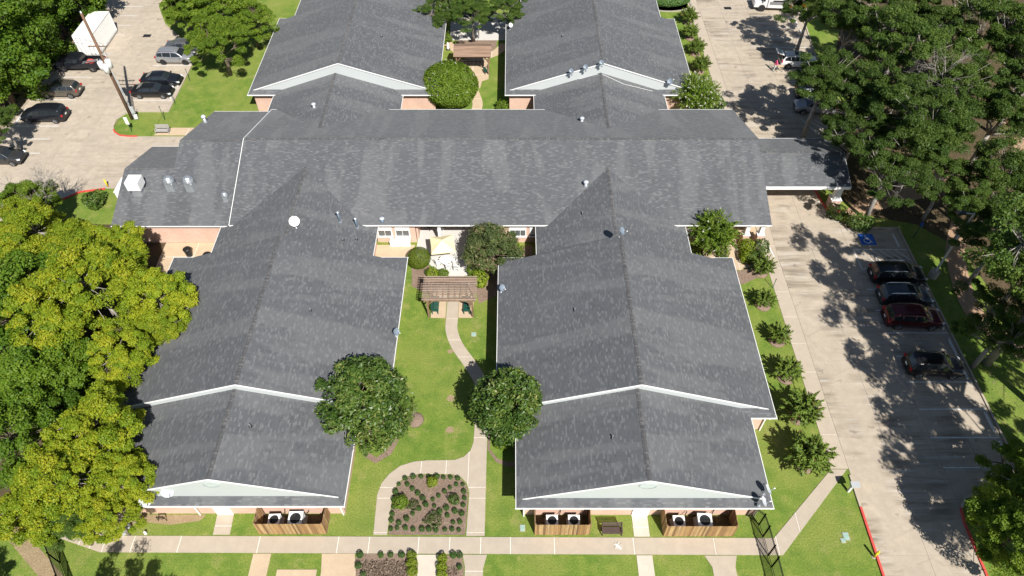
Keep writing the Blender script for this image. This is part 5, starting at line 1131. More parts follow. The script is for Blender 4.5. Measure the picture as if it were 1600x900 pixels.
# person at the open tailgate, pushing a walker
def person(xy, hd):
    import bmesh
    t = thing('person', 'person in pink top and pale trousers standing behind the white crossover', 'person', (*xy, 0.037), hd)
    J = [(0, 0, 0.95, 0.15), (0, 0, 1.15, 0.14), (0.02, 0, 1.38, 0.16), (0.04, 0, 1.5, 0.06), (0.07, 0, 1.62, 0.1), (0.07, 0, 1.70, 0.085),
         (0.0, 0.1, 0.88, 0.1), (0.04, 0.11, 0.5, 0.075), (0.0, 0.11, 0.09, 0.05), (0.15, 0.12, 0.04, 0.045), (0.0, -0.1, 0.88, 0.1), (-0.06, -0.11, 0.5, 0.075), (-0.12, -0.11, 0.1, 0.05), (0.03, -0.12, 0.04, 0.045),
         (0.02, 0.2, 1.4, 0.07), (0.06, 0.25, 1.14, 0.052), (0.3, 0.2, 1.02, 0.04), (0.38, 0.19, 1.0, 0.035), (0.02, -0.2, 1.4, 0.07), (0.06, -0.25, 1.14, 0.052), (0.3, -0.2, 1.02, 0.04), (0.38, -0.19, 1.0, 0.035)]
    Ed = [(0, 1), (1, 2), (2, 3), (3, 4), (4, 5), (0, 6), (6, 7), (7, 8), (8, 9), (0, 10), (10, 11), (11, 12), (12, 13), (2, 14), (14, 15), (15, 16), (16, 17), (2, 18), (18, 19), (19, 20), (20, 21)]
    me = bpy.data.meshes.new('body'); me.from_pydata([j[:3] for j in J], Ed, []); o = bpy.data.objects.new('body', me); COL.objects.link(o); o.parent = t
    o.modifiers.new('skin', 'SKIN'); 
    bm = bmesh.new(); bm.from_mesh(me); sl = bm.verts.layers.skin.verify(); bm.verts.ensure_lookup_table()
    for v, j in zip(bm.verts, J): v[sl].radius = (j[3], j[3]); v[sl].use_root = (v.index == 0)
    bm.to_mesh(me); bm.free(); sub = o.modifiers.new('sub', 'SUBSURF'); sub.levels = 2; sub.render_levels = 2
    n = NT('clothed_figure', 0.8, 0.2); z = n.n('SeparateXYZ', i0=n.obj()); zz = z.outputs[2]
    c = n.ramp(n.math('DIVIDE', zz, 1.8), (0.0, (0.05, 0.05, 0.05)), (0.05, (0.55, 0.55, 0.53)), (0.52, (0.72, 0.10, 0.22)), (0.845, (0.42, 0.24, 0.17)), interp='CONSTANT'); n.col(c); me.materials.append(n.m)
    h = MB(); h.lathe([(0.105, 1.62), (0.112, 1.70), (0.095, 1.77), (0.04, 1.81)], 12, (0.055, 0, 0)); h.build('hair', 'trim_black', t, smooth=True)
person((32.75, 78.9), R(5))
w = thing('walker', 'small tan rolling cart in front of the person behind the white crossover', 'cart', (33.4, 78.9, 0.037)); MB().box((0, 0, 0.72), (0.75, 0.5, 0.05)).build('tray', 'tan_walk', w)
for sx in (-1, 1):
    for sy in (-1, 1): MB().tube([(sx * 0.33, sy * 0.2, 0.05), (sx * 0.33, sy * 0.2, 0.72)], 0.018, 6).build('leg', 'galvanised', w); MB().lathe([(0.05, -0.015), (0.05, 0.015)], 10, (sx * 0.33, sy * 0.2, 0.05), mt=Matrix.Rotation(R(90), 3, 'X')).build('castor', 'rubber', w)
MB().bar((-0.36, -0.2, 1.0), (-0.36, 0.2, 1.0), 0.03).build('handle', 'galvanised', w)
for sy in (-1, 1): MB().tube([(-0.33, sy * 0.2, 0.72), (-0.36, sy * 0.2, 1.0)], 0.015, 6).build('handle_post', 'galvanised', w)

m_wood('roof_plank', (0.20, 0.125, 0.085), (0.34, 0.235, 0.17), 0, 6)
# ================================================================ ROOF FITTINGS
fan_hood(*(-35.90, 51.90, 3.94), 'square white make-up air hood on the kitchen roof', 'square')
fan_hood(*(-32.83, 52.30, 4.07), 'round galvanised exhaust fan on the kitchen roof next to the square hood', 'round')
fan_hood(*(-30.97, 52.30, 4.07), 'round galvanised exhaust fan on the kitchen roof, the one farther from the square hood', 'round')
fan_hood(*(-27.38, 51.10, 3.67), 'small round exhaust fan by the white roof edge of the main hall', 'small')
def dish(p, r, az, label, mat='dish_slate', group='satellite dishes', el=38, mast=0.55, name='satellite_dish'):
    """offset dish on a bent mast with feed arm; az = compass direction it looks (degrees from +x)"""
    t = thing(name, label, 'satellite dish', p, 0, group)
    MB().tube([(0, 0, -0.12), (0, 0, mast * 0.6), (0, 0, mast)], 0.03, 8).build('mast', 'galvanised', t); MB().box((0, 0, 0.0), (0.22, 0.22, 0.05)).build('foot', 'galvanised', t)
    d = Vector((math.cos(R(az)) * math.cos(R(el)), math.sin(R(az)) * math.cos(R(el)), math.sin(R(el)))); q = d.to_track_quat('Z', 'Y').to_matrix(); c = Vector((0, 0, mast + r * 0.5)) + d * 0.1
    m = MB(); prof = [(0.02, 0.0), (r * 0.35, r * 0.03), (r * 0.7, r * 0.12), (r, r * 0.25), (r * 1.02, r * 0.27), (r, r * 0.235), (r * 0.7, r * 0.10), (r * 0.35, r * 0.01), (0.02, -0.02)]
    m.lathe(prof, 22, tuple(c), mt=q); m.build('reflector', mat, t, smooth=True)
    low = c + q @ Vector((0, -r * 0.95, r * 0.2)); f = c + d * r * 1.25 + q @ Vector((0, -r * 0.55, 0))
    MB().tube([tuple(low), tuple(low.lerp(f, 0.6) + Vector((0, 0, -0.03))), tuple(f)], 0.018, 6).build('feed_arm', 'galvanised', t); MB().lathe([(0.04, -0.08), (0.05, 0.0), (0.035, 0.06)], 10, tuple(f), mt=q).build('feed_horn', 'white_metal', t, smooth=True)
    return t
dish((-19.45, 46.11, 4.80), 0.46, -65, 'large white satellite dish on the south-west link roof', 'white_metal', mast=0.6)
dish((9.29, 43.58, 6.20), 0.36, -20, 'grey satellite dish on the ridge where the south-east wing meets its link roof', mast=0.5)
dish((17.56, 21.62, 2.87), 0.36, 5, 'grey satellite dish on the front east corner of the south-east wing', 'dish_grey', mast=0.45)
dish((16.99, 20.69, 3.06), 0.36, -5, 'grey satellite dish at the eave corner of the south-east wing front', 'dish_grey', mast=0.45)
dish((-0.95, 40.24, 2.78), 0.3, -40, 'grey-blue satellite dish on the courtyard eave of the south-east wing', mast=0.4)
dish((-9.58, 35.50, 2.73), 0.3, -30, 'grey-blue satellite dish on the courtyard eave of the south-west wing', mast=0.4)
dish((-25.2, 20.95, 2.78), 0.4, -60, 'grey satellite dish on the front eave of the south-west wing above the hose stand', 'dish_grey', mast=0.35)
dish((-23.7, 21.5, 2.95), 0.42, -60, 'grey satellite dish in front of the south-west gable', 'dish_grey', mast=0.55)
for px, py, lab in ((893, 117, 'lower'), (915, 111, 'middle'), (940, 104, 'topmost')):
    dish({893: (6.65, 70.05, 5.17), 915: (8.18, 70.01, 5.68), 940: (9.90, 69.99, 6.25)}[px], 0.27, -110, lab + ' of three satellite dishes along the north-east gable edge', mast=0.35)
dish((-0.33, 85.98, 2.84), 0.3, -50, 'farther of two dishes on the courtyard eave of the north-east wing', mast=0.4); dish((-0.24, 83.87, 2.87), 0.28, -50, 'nearer white dish on the courtyard eave of the north-east wing', 'white_metal', mast=0.4); dish((17.84, 70.19, 3.75), 0.32, -110, 'small dish at the east foot of the north-east gable', mast=0.3)
def vent(p, kind, label, h=0.5, mat='galvanised'):
    t = thing('roof_vent', label, 'roof vent', p, 0, 'roof vents')
    if kind == 'pipe': MB().tube([(0, 0, -0.1), (0, 0, h)], 0.09, 12).build('pipe', 'pipe_blue', t, smooth=True); MB().lathe([(0.10, h + 0.02), (0.17, h + 0.04), (0.16, h + 0.1), (0.03, h + 0.18)], 14).build('cap', 'galvanised', t, smooth=True); MB().box((0, 0, 0.0), (0.42, 0.42, 0.04)).build('flashing', 'galvanised', t)
    elif kind == 'cap': MB().lathe([(0.26, -0.12), (0.2, 0.05), (0.15, h * 0.7)], 14).build('cone', mat, t, smooth=True); MB().lathe([(0.16, h * 0.7), (0.24, h * 0.74), (0.25, h * 0.95), (0.15, h * 1.1), (0.02, h * 1.15)], 14).build('cap', 'dish_grey', t, smooth=True)
    else: MB().tube([(0, 0, -0.08), (0, 0, h)], 0.055, 10).build('pipe', mat, t); MB().lathe([(0.16, -0.05), (0.13, 0.03), (0.07, 0.07)], 10).build('flashing', 'dark_metal', t)
vent((-16.05, 48.11, 3.67), 'pipe', 'tall blue-grey flue pipe on the south-west link roof, the one nearer the large white dish', 1.1); vent((-14.49, 47.88, 3.15), 'pipe', 'tall blue-grey flue pipe on the south-west link roof beside the hall eave', 1.05)
vent((-12.25, 48.74, 3.15), 'cap', 'squat blue-grey round vent above the patio eave', 0.35, 'pipe_blue'); vent((7.09, 52.29, 4.33), 'cap', 'white capped vent on the main hall roof near the south-east link', 0.6)
vent((7.39, 62.68, 4.25), 'cap', 'white capped vent on the north slope near the north-east link', 0.5); vent((-21.23, 64.69, 4.61), 'cap', 'white capped vent on the north-west link roof', 0.5); vent((-32.62, 62.93, 3.99), 'cap', 'large round vent at the north-west corner of the main hall roof', 0.8)
for p, lab in (((-16.35, 36.39, 4.98), 'wide south-west wing roof'), ((5.11, 36.54, 4.80), 'wide south-east wing roof'), ((7.09, 24.86, 4.96), 'front roof of the south-east wing'), ((-18.66, 25.74, 5.04), 'front roof of the south-west wing'), ((-15.44, 45.89, 3.46), 'south-west link roof below the flue pipes'), ((6.57, 48.73, 4.06), 'south-east link roof'), ((-15.59, 78.36, 5.06), 'north-west wing roof'), ((6.05, 78.52, 4.97), 'north-east wing roof'), ((-14.34, 46.33, 3.10), 'south-west link roof beside the patio bay')):
    vent(p, 'small', 'small plumbing vent pipe on the ' + lab, 0.3)
c = MB(); c.tube([(7.59, 70.47, 4.32), (9.35, 70.46, 4.90), (10.18, 70.26, 5.03), (12.57, 69.60, 4.23), (16.02, 69.94, 3.08)], 0.02, 5); o = c.build('cable', 'white_metal'); o.location = (0, 0, 0.04); tag(o, 'white cable lying over the north-east link roof ridge', 'cable')

# ================================================================ FRONT: enclosures, condensers, bench, fences
def enclosure(x0, x1, y0, y1, h, label, skew=0.0):
    t = thing('wood_enclosure', label, 'fence', (x0, y0, 0), 0, 'cedar enclosures round the condensers'); L = x1 - x0; W = y1 - y0
    def side(p, q, nm='board_fence'):
        m = MB(); d = Vector((q[0] - p[0], q[1] - p[1])); n = max(2, int(d.length / 0.145)); rz = math.atan2(d.y, d.x)
        for k in range(n):
            f = (k + 0.5) / n; j = rnd.uniform(-0.012, 0.012); m.box((p[0] + d.x * f, p[1] + d.y * f, h / 2 + j + 0.02), (d.length / n - 0.012, 0.022, h), rz)
        o = m.build(nm, 'cedar_boards', t); o['kind'] = 'stuff'
        for zz in (0.35, h - 0.3): MB().bar((p[0] - d.y / d.length * -0.035, p[1] + d.x / d.length * 0.035, zz), (q[0] + d.y / d.length * 0.035, q[1] + d.x / d.length * 0.035, zz), 0.04, 0.09).build('rail', 'brown_wood', t)
    side((0, 0), (L, 0)); side((0, 0.02), (0, W)); side((L, 0.02), (L, W))
    for x in (0.06, L - 0.06): 
        for y in (0.06, W - 0.06): MB().box((x, y, h / 2), (0.09, 0.09, h + 0.04)).build('post', 'brown_wood', t)
    MB().box((L / 2, W / 2, 0.012), (L - 0.04, W - 0.04, 0.02)).build('floor', 'forest_dirt', t); return t
def m_boards():
    n = NT('cedar_boards', 0.85, 0.2); o = n.obj(); sp = n.n('SeparateXYZ', i0=o); bx = n.math('FLOOR', n.math('DIVIDE', n.math('ADD', sp.outputs[0], sp.outputs[1]), 0.146))
    w = n.n('TexWhiteNoise', _noise_dimensions='1D', W=bx).outputs[0]; f = n.noise(n.mp(o, scale=(7, 7, 0.5)), 1.0, 5, 0.65)
    c = n.ramp(w, (0.0, (0.20, 0.12, 0.055)), (0.35, (0.36, 0.21, 0.085)), (0.7, (0.50, 0.32, 0.14)), (1.0, (0.58, 0.42, 0.22))); n.col(n.mix(n.ramp(f, (0.4, 0.5), (0.65, 0.0)), c, (0.15, 0.10, 0.06))); MAT['cedar_boards'] = n.m
m_boards()
enclosure(-18.0, -13.2, 19.92, 21.4, 1.75, 'honey-coloured board enclosure in front of the south-west wing'); enclosure(1.6, 5.5, 19.86, 21.3, 1.75, 'weathered board enclosure west of the brown bench'); enclosure(10.75, 15.7, 19.76, 21.3, 1.75, 'long board enclosure east of the south-east wing door')
def condenser(x, y, s, label):
    t = thing('condenser', label, 'air conditioner', (x, y, 0.022), rnd.uniform(-0.06, 0.06), 'air conditioners in the enclosures'); h = 0.85 * s; w = 0.85 * s
    MB().box((0, 0, 0.04), (w * 1.2, w * 1.2, 0.08)).build('pad', 'concrete_post', t); MB().box((0, 0, 0.08 + h * 0.48), (w, w, h * 0.94)).build('cabinet', 'dark_metal', t)
    lv = MB()
    for k in range(9):
        zz = 0.18 + k * (h - 0.2) / 9
        for a in range(4): lv.box((math.cos(a * R(90)) * w * 0.505, math.sin(a * R(90)) * w * 0.505, zz), (0.02, w * 0.92, 0.035), a * R(90))
    lv.build('louvres', 'grey_box', t)['kind'] = 'stuff'
    tp = MB(); n = 24
    for k in range(n):
        a0, a1 = 2 * math.pi * k / n, 2 * math.pi * (k + 1) / n
        def sq(a): 
            cx, sx = math.cos(a), math.sin(a); m_ = max(abs(cx), abs(sx)); return (cx / m_ * w * 0.515, sx / m_ * w * 0.515)
        p, q = sq(a0), sq(a1); r_ = w * 0.40; z = 0.08 + h
        tp.face([(r_ * math.cos(a0), r_ * math.sin(a0), z), (p[0], p[1], z), (q[0], q[1], z), (r_ * math.cos(a1), r_ * math.sin(a1), z)]); tp.face([(p[0], p[1], z), (p[0], p[1], z - 0.07), (q[0], q[1], z - 0.07), (q[0], q[1], z)])
    tp.build('top', 'white_metal', t); g_ = MB()
    for rr in (0.1, 0.2, 0.3, 0.38): g_.tube([(w * rr * math.cos(2 * math.pi * k / 18), w * rr * math.sin(2 * math.pi * k / 18), 0.085 + h) for k in range(19)], 0.008, 4, cap=False)
    for k in range(6): g_.bar((0, 0, 0.092 + h), (w * 0.41 * math.cos(k * R(60)), w * 0.41 * math.sin(k * R(60)), 0.092 + h), 0.012)
    g_.build('fan_guard', 'dark_metal', t)['kind'] = 'stuff'; MB().lathe([(0.12, 0), (0.12, 0.06), (0.03, 0.08)], 12, (0, 0, h - 0.1)).build('motor', 'galvanised', t)
    for k in range(3): MB().box((math.cos(k * R(120)) * w * 0.2, math.sin(k * R(120)) * w * 0.2, h - 0.14), (w * 0.36, 0.12, 0.015), k * R(120), ry=0.0, rx=0.3).build('fan_blade', 'galvanised', t)
    MB().tube([(w * 0.45, w * 0.45, 0.35), (w * 0.7, w * 0.75, 0.4), (w * 0.8, w * 0.9, 0.9)], 0.03, 6).build('pipe', 'black_metal', t)
for x, y, s, lab in ((-16.9, 20.62, 0.95, 'smaller air conditioner in the honey-coloured enclosure'), (-15.35, 20.65, 1.15, 'larger air conditioner in the honey-coloured enclosure'), (2.85, 20.55, 0.95, 'air conditioner in the weathered enclosure, away from the bench'), (4.4, 20.55, 0.95, 'air conditioner in the weathered enclosure on the bench side'),
                     (11.85, 20.5, 0.95, 'smaller air conditioner in the long enclosure on the door side'), (13.65, 20.5, 1.15, 'larger air conditioner in the long enclosure, away from the door')): condenser(x, y, s, lab)
def bench(x, y, rz, label, mat, w=1.5, back=True, slat=5, group=None, name='bench'):
    t = thing(name, label, 'bench', (x, y, 0), rz, group)
    for k in range(slat): MB().box((0, 0.05 + k * 0.1, 0.45), (w, 0.085, 0.03)).build('seat_slat', mat, t)
    if back:
        for k in range(slat): MB().box((0, 0.56 + 0.02 * k, 0.55 + k * 0.1), (w, 0.03, 0.085), rx=0.2).build('back_slat', mat, t)
    for sx in (-1, 1):
        MB().box((sx * (w / 2 - 0.04), 0.06, 0.32), (0.06, 0.06, 0.64)).build('leg', mat, t); MB().box((sx * (w / 2 - 0.04), 0.56, 0.5), (0.06, 0.06, 1.0)).build('leg', mat, t); MB().box((sx * (w / 2 - 0.04), 0.3, 0.65), (0.08, 0.56, 0.04)).build('armrest', mat, t)
plain('bench_brown', (0.085, 0.055, 0.05), 0.6); plain('bench_grey', (0.38, 0.36, 0.35), 0.7)
bench(7.1, 19.75, 0.0, 'brown slatted bench on the grass between two board enclosures', 'bench_brown', 1.45); bench(-39.6, 66.0, 0.0, 'pale grey garden bench by the kitchen walk', 'bench_grey', 1.5)
def iron_fence(pts, h, label, gates=()):
    t = thing('iron_fence', label, 'fence', (*pts[0], 0)); o = pts[0]
    for a, b in zip(pts[:-1], pts[1:]):
        A = Vector((a[0] - o[0], a[1] - o[1], 0)); B = Vector((b[0] - o[0], b[1] - o[1], 0)); d = B - A; n = max(2, int(d.length / 0.11)); m = MB()
        for k in range(1, n): p = A + d * (k / n); m.bar((p.x, p.y, 0.1), (p.x, p.y, h), 0.018)
        m.build('pickets', 'black_metal', t)['kind'] = 'stuff'
        for zz in (0.15, h - 0.18, h - 0.02): MB().bar((A.x, A.y, zz), (B.x, B.y, zz), 0.035).build('rail', 'black_metal', t)
        for p in (A, B): MB().box((p.x, p.y, h / 2 + 0.05), (0.075, 0.075, h + 0.1)).build('post', 'black_metal', t)
iron_fence([(17.0, 21.3), (17.75, 20.6), (17.85, 19.75), (17.9, 18.4), (17.95, 17.6), (18.0, 15.5), (18.0, 13.2)], 1.8, 'black iron picket fence crossing the front walk by the south-east corner')
iron_fence([(-33.6, 20.9), (-32.7, 19.5), (-31.4, 17.9), (-30.2, 16.4), (-28.8, 14.6)], 1.8, 'black iron picket fence at the west end of the front walk')
# clutter by the south-west wing
t = thing('pallet_stack', 'leaning wooden pallet against the south-west wing wall', 'pallet', (-28.2, 21.0, 0), 0.35)
for k in range(7): MB().box((-0.5 + k * 0.165, -0.15, 0.62), (0.12, 0.03, 1.25), rx=-0.35).build('slat', 'weathered_wood', t)
for zz in (0.2, 0.62, 1.05): MB().box((0, -0.1 + (zz - 0.62) * 0.36, zz), (1.15, 0.06, 0.09), rx=-0.35).build('stringer', 'weathered_wood', t)
t = thing('storage_bin', 'grey lidded hose box on bare soil by the south-west wing', 'bin', (-27.55, 20.15, 0), 0.5); MB().box((0, 0, 0.24), (0.72, 0.52, 0.48), taper=1.05).build('box', 'grey_box', t); MB().box((0, 0, 0.5), (0.82, 0.62, 0.07), taper=0.9).build('lid', 'dish_grey', t); MB().box((0, -0.3, 0.42), (0.16, 0.04, 0.05)).build('handle', 'dark_metal', t)
t = thing('hose_stand', 'black hose stand with a grey coil in front of the south-west wing', 'hose stand', (-25.2, 20.9, 0))
for sx in (-1, 1): MB().tube([(sx * 0.3, 0, 0), (sx * 0.28, 0, 0.6), (sx * 0.18, 0.05, 0.72)], 0.025, 6).build('leg', 'black_metal', t)
MB().tube([(0.22 * math.cos(a), 0.05 + 0.03 * math.sin(a * 9), 0.42 + 0.22 * math.sin(a)) for a in np.linspace(0, 18.8, 60)], 0.02, 5).build('coil', 'black_metal', t); MB().bar((-0.3, 0, 0.6), (0.3, 0, 0.6), 0.04).build('crossbar', 'black_metal', t)
t = thing('garden_ornament', 'tiny white ornament on the lawn in front of the south-west wing', 'ornament', (-26.1, 19.95, 0)); MB().lathe([(0.09, 0), (0.12, 0.1), (0.07, 0.22), (0.09, 0.3), (0.02, 0.38)], 10).build('figure', 'white_metal', t, smooth=True); MB().lathe([(0.11, 0), (0.11, 0.03)], 10).build('base', 'concrete_post', t)
# utility covers, bollard, lamp
for x, y, sx, sy, lab in ((0.75, 20.35, 0.3, 0.42, 'pale green utility cover in the grass by the weathered enclosure'), (23.75, 19.75, 0.36, 0.5, 'pale rectangular utility cover in the lawn by the drive'), (23.45, 19.45, 0.26, 0.26, 'small green valve cover beside the rectangular utility cover'), (-3.35, 37.7, 0.36, 0.36, 'pale square cover in the courtyard lawn')):
    t = thing('utility_cover', lab, 'cover', (x, y, 0)); MB().box((0, 0, 0.02), (sx + 0.08, sy + 0.08, 0.04)).build('frame', 'concrete_post', t); MB().box((0, 0, 0.045), (sx, sy, 0.02)).build('lid', 'utility_green', t)
def bollard(x, y, label): t = thing('bollard', label, 'bollard', (x, y, 0), 0, 'yellow bollards'); MB().tube([(0, 0, 0), (0, 0, 0.95)], 0.085, 14).build('pipe', 'yellow_paint', t, smooth=True); MB().lathe([(0.085, 0.95), (0.06, 1.02), (0.01, 1.04)], 14).build('cap', 'yellow_paint', t, smooth=True); MB().lathe([(0.16, 0), (0.15, 0.03)], 14).build('footing', 'concrete_post', t)
bollard(25.25, 18.3, 'yellow bollard by the red kerb of the drive exit'); bollard(*(-42.55, 57.15), 'yellow bollard by the kitchen corner of the west car park')
t = thing('drop_box', 'grey slanted drop box on a post where the front walk meets the drive', 'drop box', (24.95, 23.15, 0)); MB().box((0, 0, 0.5), (0.16, 0.16, 1.0)).build('post', 'white_metal', t); MB().box((0.12, 0.0, 1.12), (0.62, 0.4, 0.26), ry=-0.1).build('head', 'grey_box', t); MB().box((0.44, 0, 1.1), (0.02, 0.3, 0.16)).build('panel', 'dark_metal', t)
def wheel_stop(x, y, rz, label, group): t = thing('wheel_stop', label, 'wheel stop', (x, y, 0.035), rz, group); MB().box((0, 0, 0.06), (1.75, 0.17, 0.12), taper=0.97).build('block', 'white_paint', t); [MB().lathe([(0.025, 0.12), (0.025, 0.135)], 8, (sx * 0.7, 0, 0)).build('pin', 'dark_metal', t) for sx in (-1, 1)]
for y, lab in ((49.2, 'white wheel stop of the accessible bay'), (36.3, 'white wheel stop of the empty bay beside the lone black crossover'), (29.0, 'white wheel stop of an empty east bay'), (26.4, 'white wheel stop of the last east bay'), (39.1, 'white wheel stop in front of the maroon crossover'), (41.6, 'white wheel stop in front of the slate-blue crossover'), (44.2, 'white wheel stop in front of the first black crossover')): wheel_stop(37.95 if y < 45 else 37.6, y, R(90), lab, 'white wheel stops in the east bays')
wheel_stop(37.9, 33.9, R(90), 'white wheel stop in front of the lone black crossover', 'white wheel stops in the east bays')
for y in (87.9, 90.8): wheel_stop(38.6, y, R(90), 'white wheel stop at the head of a northern bay by the shuttle bus', 'white wheel stops in the northern bays')
for x, y in ((-57.0, 74.0), (-56.9, 79.5), (-57.2, 69)): wheel_stop(x, y, R(90), 'white wheel stop on the woods side of the west car park', 'white wheel stops on the woods side')
for x, y in ((-40.9, 73.9), (-40.8, 76.4), (-40.75, 81.4)): wheel_stop(x, y, R(90), 'white wheel stop on the lawn side of the west car park', 'white wheel stops on the lawn side')
for x, y, lab in ((30.1, 94.6, 'dark storm drain grate in the northern drive'), (-48.5, 87.3, 'dark storm drain grate in the west car park')):
    t = thing('drain_grate', lab, 'grate', (x, y, 0.037)); MB().box((0, 0, 0.003), (1.0, 0.7, 0.006)).build('pit', 'black_metal', t)
    for k in range(8): MB().box((-0.42 + k * 0.12, 0, 0.012), (0.05, 0.66, 0.012)).build('bar', 'dark_metal', t)

# ================================================================ POLES, LAMPS, SIGNS
t = thing('light_pole', 'tall square light pole on a concrete drum at the edge of the east bays', 'light pole', (39.4, 44.5, 0)); MB().lathe([(0.42, 0), (0.42, 0.75), (0.38, 0.8)], 20).build('base', 'concrete_post', t, smooth=False); MB().box((0, 0, 4.4), (0.16, 0.16, 7.4), taper=0.75).build('shaft', 'beige_metal', t); MB().bar((0, 0, 8.0), (-0.9, 0, 8.15), 0.08).build('arm', 'beige_metal', t); MB().box((-1.15, 0, 8.15), (0.7, 0.4, 0.16)).build('lamp_head', 'dark_metal', t)
def sign_post(x, y, h, w, hh, label, face='white_metal', rz=0.0, post='green_plastic'):
    t = thing('sign_post', label, 'sign', (x, y, 0), rz); MB().box((0, 0, h / 2), (0.05, 0.04, h)).build('post', post, t)
    if w: MB().box((0, -0.035, h - hh / 2), (w, 0.02, hh)).build('panel', face, t); MB().box((0, -0.05, h - hh / 2), (w * 0.86, 0.006, hh * 0.86)).build('panel_face', 'blue_paint' if face == 'blue_paint' else 'white_paint', t)
    else: MB().lathe([(0.05, h), (0.05, h + 0.05)], 8).build('cap', 'black_metal', t)
sign_post(39.5, 49.6, 2.1, 0.35, 0.5, 'blue accessible-parking sign on a post at the head of the marked bay', 'blue_paint', R(90))
sign_post(*(-43.33, 66.58), 2.0, 0.4, 0.95, 'white sign on a green post on the car park island by the utility pole'); sign_post(*(-40.23, 68.75), 1.9, 0, 0, 'green post with a black top at the island corner'); sign_post(*(-39.68, 76.72), 1.7, 0, 0, 'thin green post on the lawn behind the black sedans'); sign_post(*(-40.01, 71.90), 1.6, 0, 0, 'short green post on the lawn nearer the island')
sign_post(*(24.92, 72.55), 1.3, 0, 0, 'dark post lamp on the verge by the northern sidewalk'); sign_post(24.1, 43.1, 1.2, 0, 0, 'dark short post beside the east sidewalk')
def upole(x, y, h, lean, label, gear=True):
    t = thing('utility_pole', label, 'utility pole', (x, y, 0)); top = Vector((lean[0], lean[1], h)); MB().tube([(0, 0, -0.2), tuple(top * 0.5), tuple(top)], [0.19, 0.165, 0.13], 12).build('pole', 'pole_wood', t, smooth=True)
    if not gear: return t
    MB().lathe([(0.06, 0), (0.09, 0.1), (0.03, 0.25)], 8, (0, 0, h)).build('insulator', 'white_metal', t)
    for dx, dy, z in ((-0.42, -0.22, 7.1), (0.1, -0.5, 6.9), (0.45, -0.15, 7.3)):
        b = MB(); b.lathe([(0.05, -0.5), (0.29, -0.48), (0.3, 0.45), (0.24, 0.52), (0.05, 0.55)], 16, (dx, dy, z)); tr = b.build('transformer', 'white_metal', t, smooth=True)
        for k in (-0.12, 0.12): MB().tube([(dx + k, dy, z + 0.5), (dx + k * 1.4, dy, z + 0.8)], 0.04, 8).build('bushing', 'grey_box', tr)
        MB().bar((0, 0, z), (dx, dy, z), 0.08).build('bracket', 'galvanised', t)
    MB().bar((-1.0, 0, 9.3), (1.0, 0, 9.3), 0.1).build('crossarm', 'pole_wood', t); MB().bar((-1.1, -0.05, 8.4), (1.1, -0.05, 8.4), 0.09).build('crossarm', 'grey_box', t)
    for k in (-0.9, -0.45, 0.45, 0.9): MB().lathe([(0.05, 0), (0.07, 0.08), (0.03, 0.2)], 8, (k, 0, 9.35)).build('insulator', 'white_metal', t); MB().tube([(k, 0, 9.4), (k * 0.9, -0.35, 8.8), (k * 0.7, -0.25, 8.0)], 0.012, 5).build('wire', 'black_metal', t)
    MB().tube([(0.3, -0.05, 0), (0.3, -0.05, 6.2)], 0.05, 8).build('conduit', 'grey_box', t); MB().tube([(0.42, -0.02, 0), (0.42, -0.02, 5.2)], 0.04, 8).build('conduit', 'grey_box', t)
    MB().box((0.55, -0.1, 1.3), (0.4, 0.25, 0.8)).build('meter_box', 'grey_box', t); MB().box((0.62, -0.1, 0.4), (0.3, 0.25, 0.5)).build('cabinet', 'white_metal', t); MB().tube([(0.55 + 0.25 * math.cos(a), -0.1, 2.2 + 0.25 * math.sin(a)) for a in np.linspace(0, 12.5, 40)], 0.025, 5).build('cable_coil', 'black_metal', t)
    return t
upole(-44.1, 69.0, 13.0, (0, 0), 'brown utility pole with white transformers on the car park island')
upole(*(-58.58, 85.12), 9.5, (0, 0), 'plain utility pole in front of the woods behind the pickup', False); upole(*(-58.20, 70.75), 9, (-0.3, 0), 'plain utility pole at the edge of the woods behind the black minivan', False); upole(*(-57.18, 93.40), 8.5, (0, 0), 'short utility pole beside the white container', False)
for k, (a, b) in enumerate((((-45.0, 69, 9.5), (-75, 84, 9.2)), ((-43.2, 69, 9.5), (-73, 86, 9.2)), ((-44.1, 69, 13.2), (-80, 90, 12)))):
    P = [Vector(a).lerp(Vector(b), i / 14) + Vector((0, 0, -1.2 * 4 * (i / 14) * (1 - i / 14))) for i in range(15)]; o = MB().tube([tuple(p) for p in P], 0.014, 4).build('power_line', 'black_metal'); tag(o, 'thin black power line running from the utility pole into the woods', 'power line', 'power lines')
# ================================================================ COURTYARDS
t = thing('pergola', 'brown slatted pergola over two green benches in the south courtyard', 'pergola', (-5.45, 40.8, 0))
for sx in (-1, 1):
    for sy in (-1, 1): MB().box((sx * 1.95, sy * 1.12, 1.2), (0.15, 0.15, 2.4)).build('post', 'brown_wood', t)
for sy in (-1, 1):
    for o_ in (-0.09, 0.09): MB().box((0, sy * 1.12 + o_, 2.38), (4.5, 0.045, 0.2)).build('beam', 'brown_wood', t)
for k in range(9): MB().box((-2.15 + k * 0.5375, 0, 2.54), (0.045, 2.75, 0.14)).build('joist', 'brown_wood', t)
for k in range(14): MB().box((0, -1.33 + k * 0.205, 2.645 + rnd.uniform(-0.006, 0.006)), (4.75, 0.085, 0.05), rnd.uniform(-0.004, 0.004)).build('slat', 'weathered_wood', t)
for sx in (-1, 1):
    for sy in (-1, 1): MB().bar((sx * 1.95, sy * 1.12, 1.7), (sx * 1.35, sy * 1.12, 2.3), 0.09).build('brace', 'brown_wood', t)
def glider(x, y, rz, label, group):
    bench(x, y, rz, label, 'green_plastic', 1.55, True, 5, group)
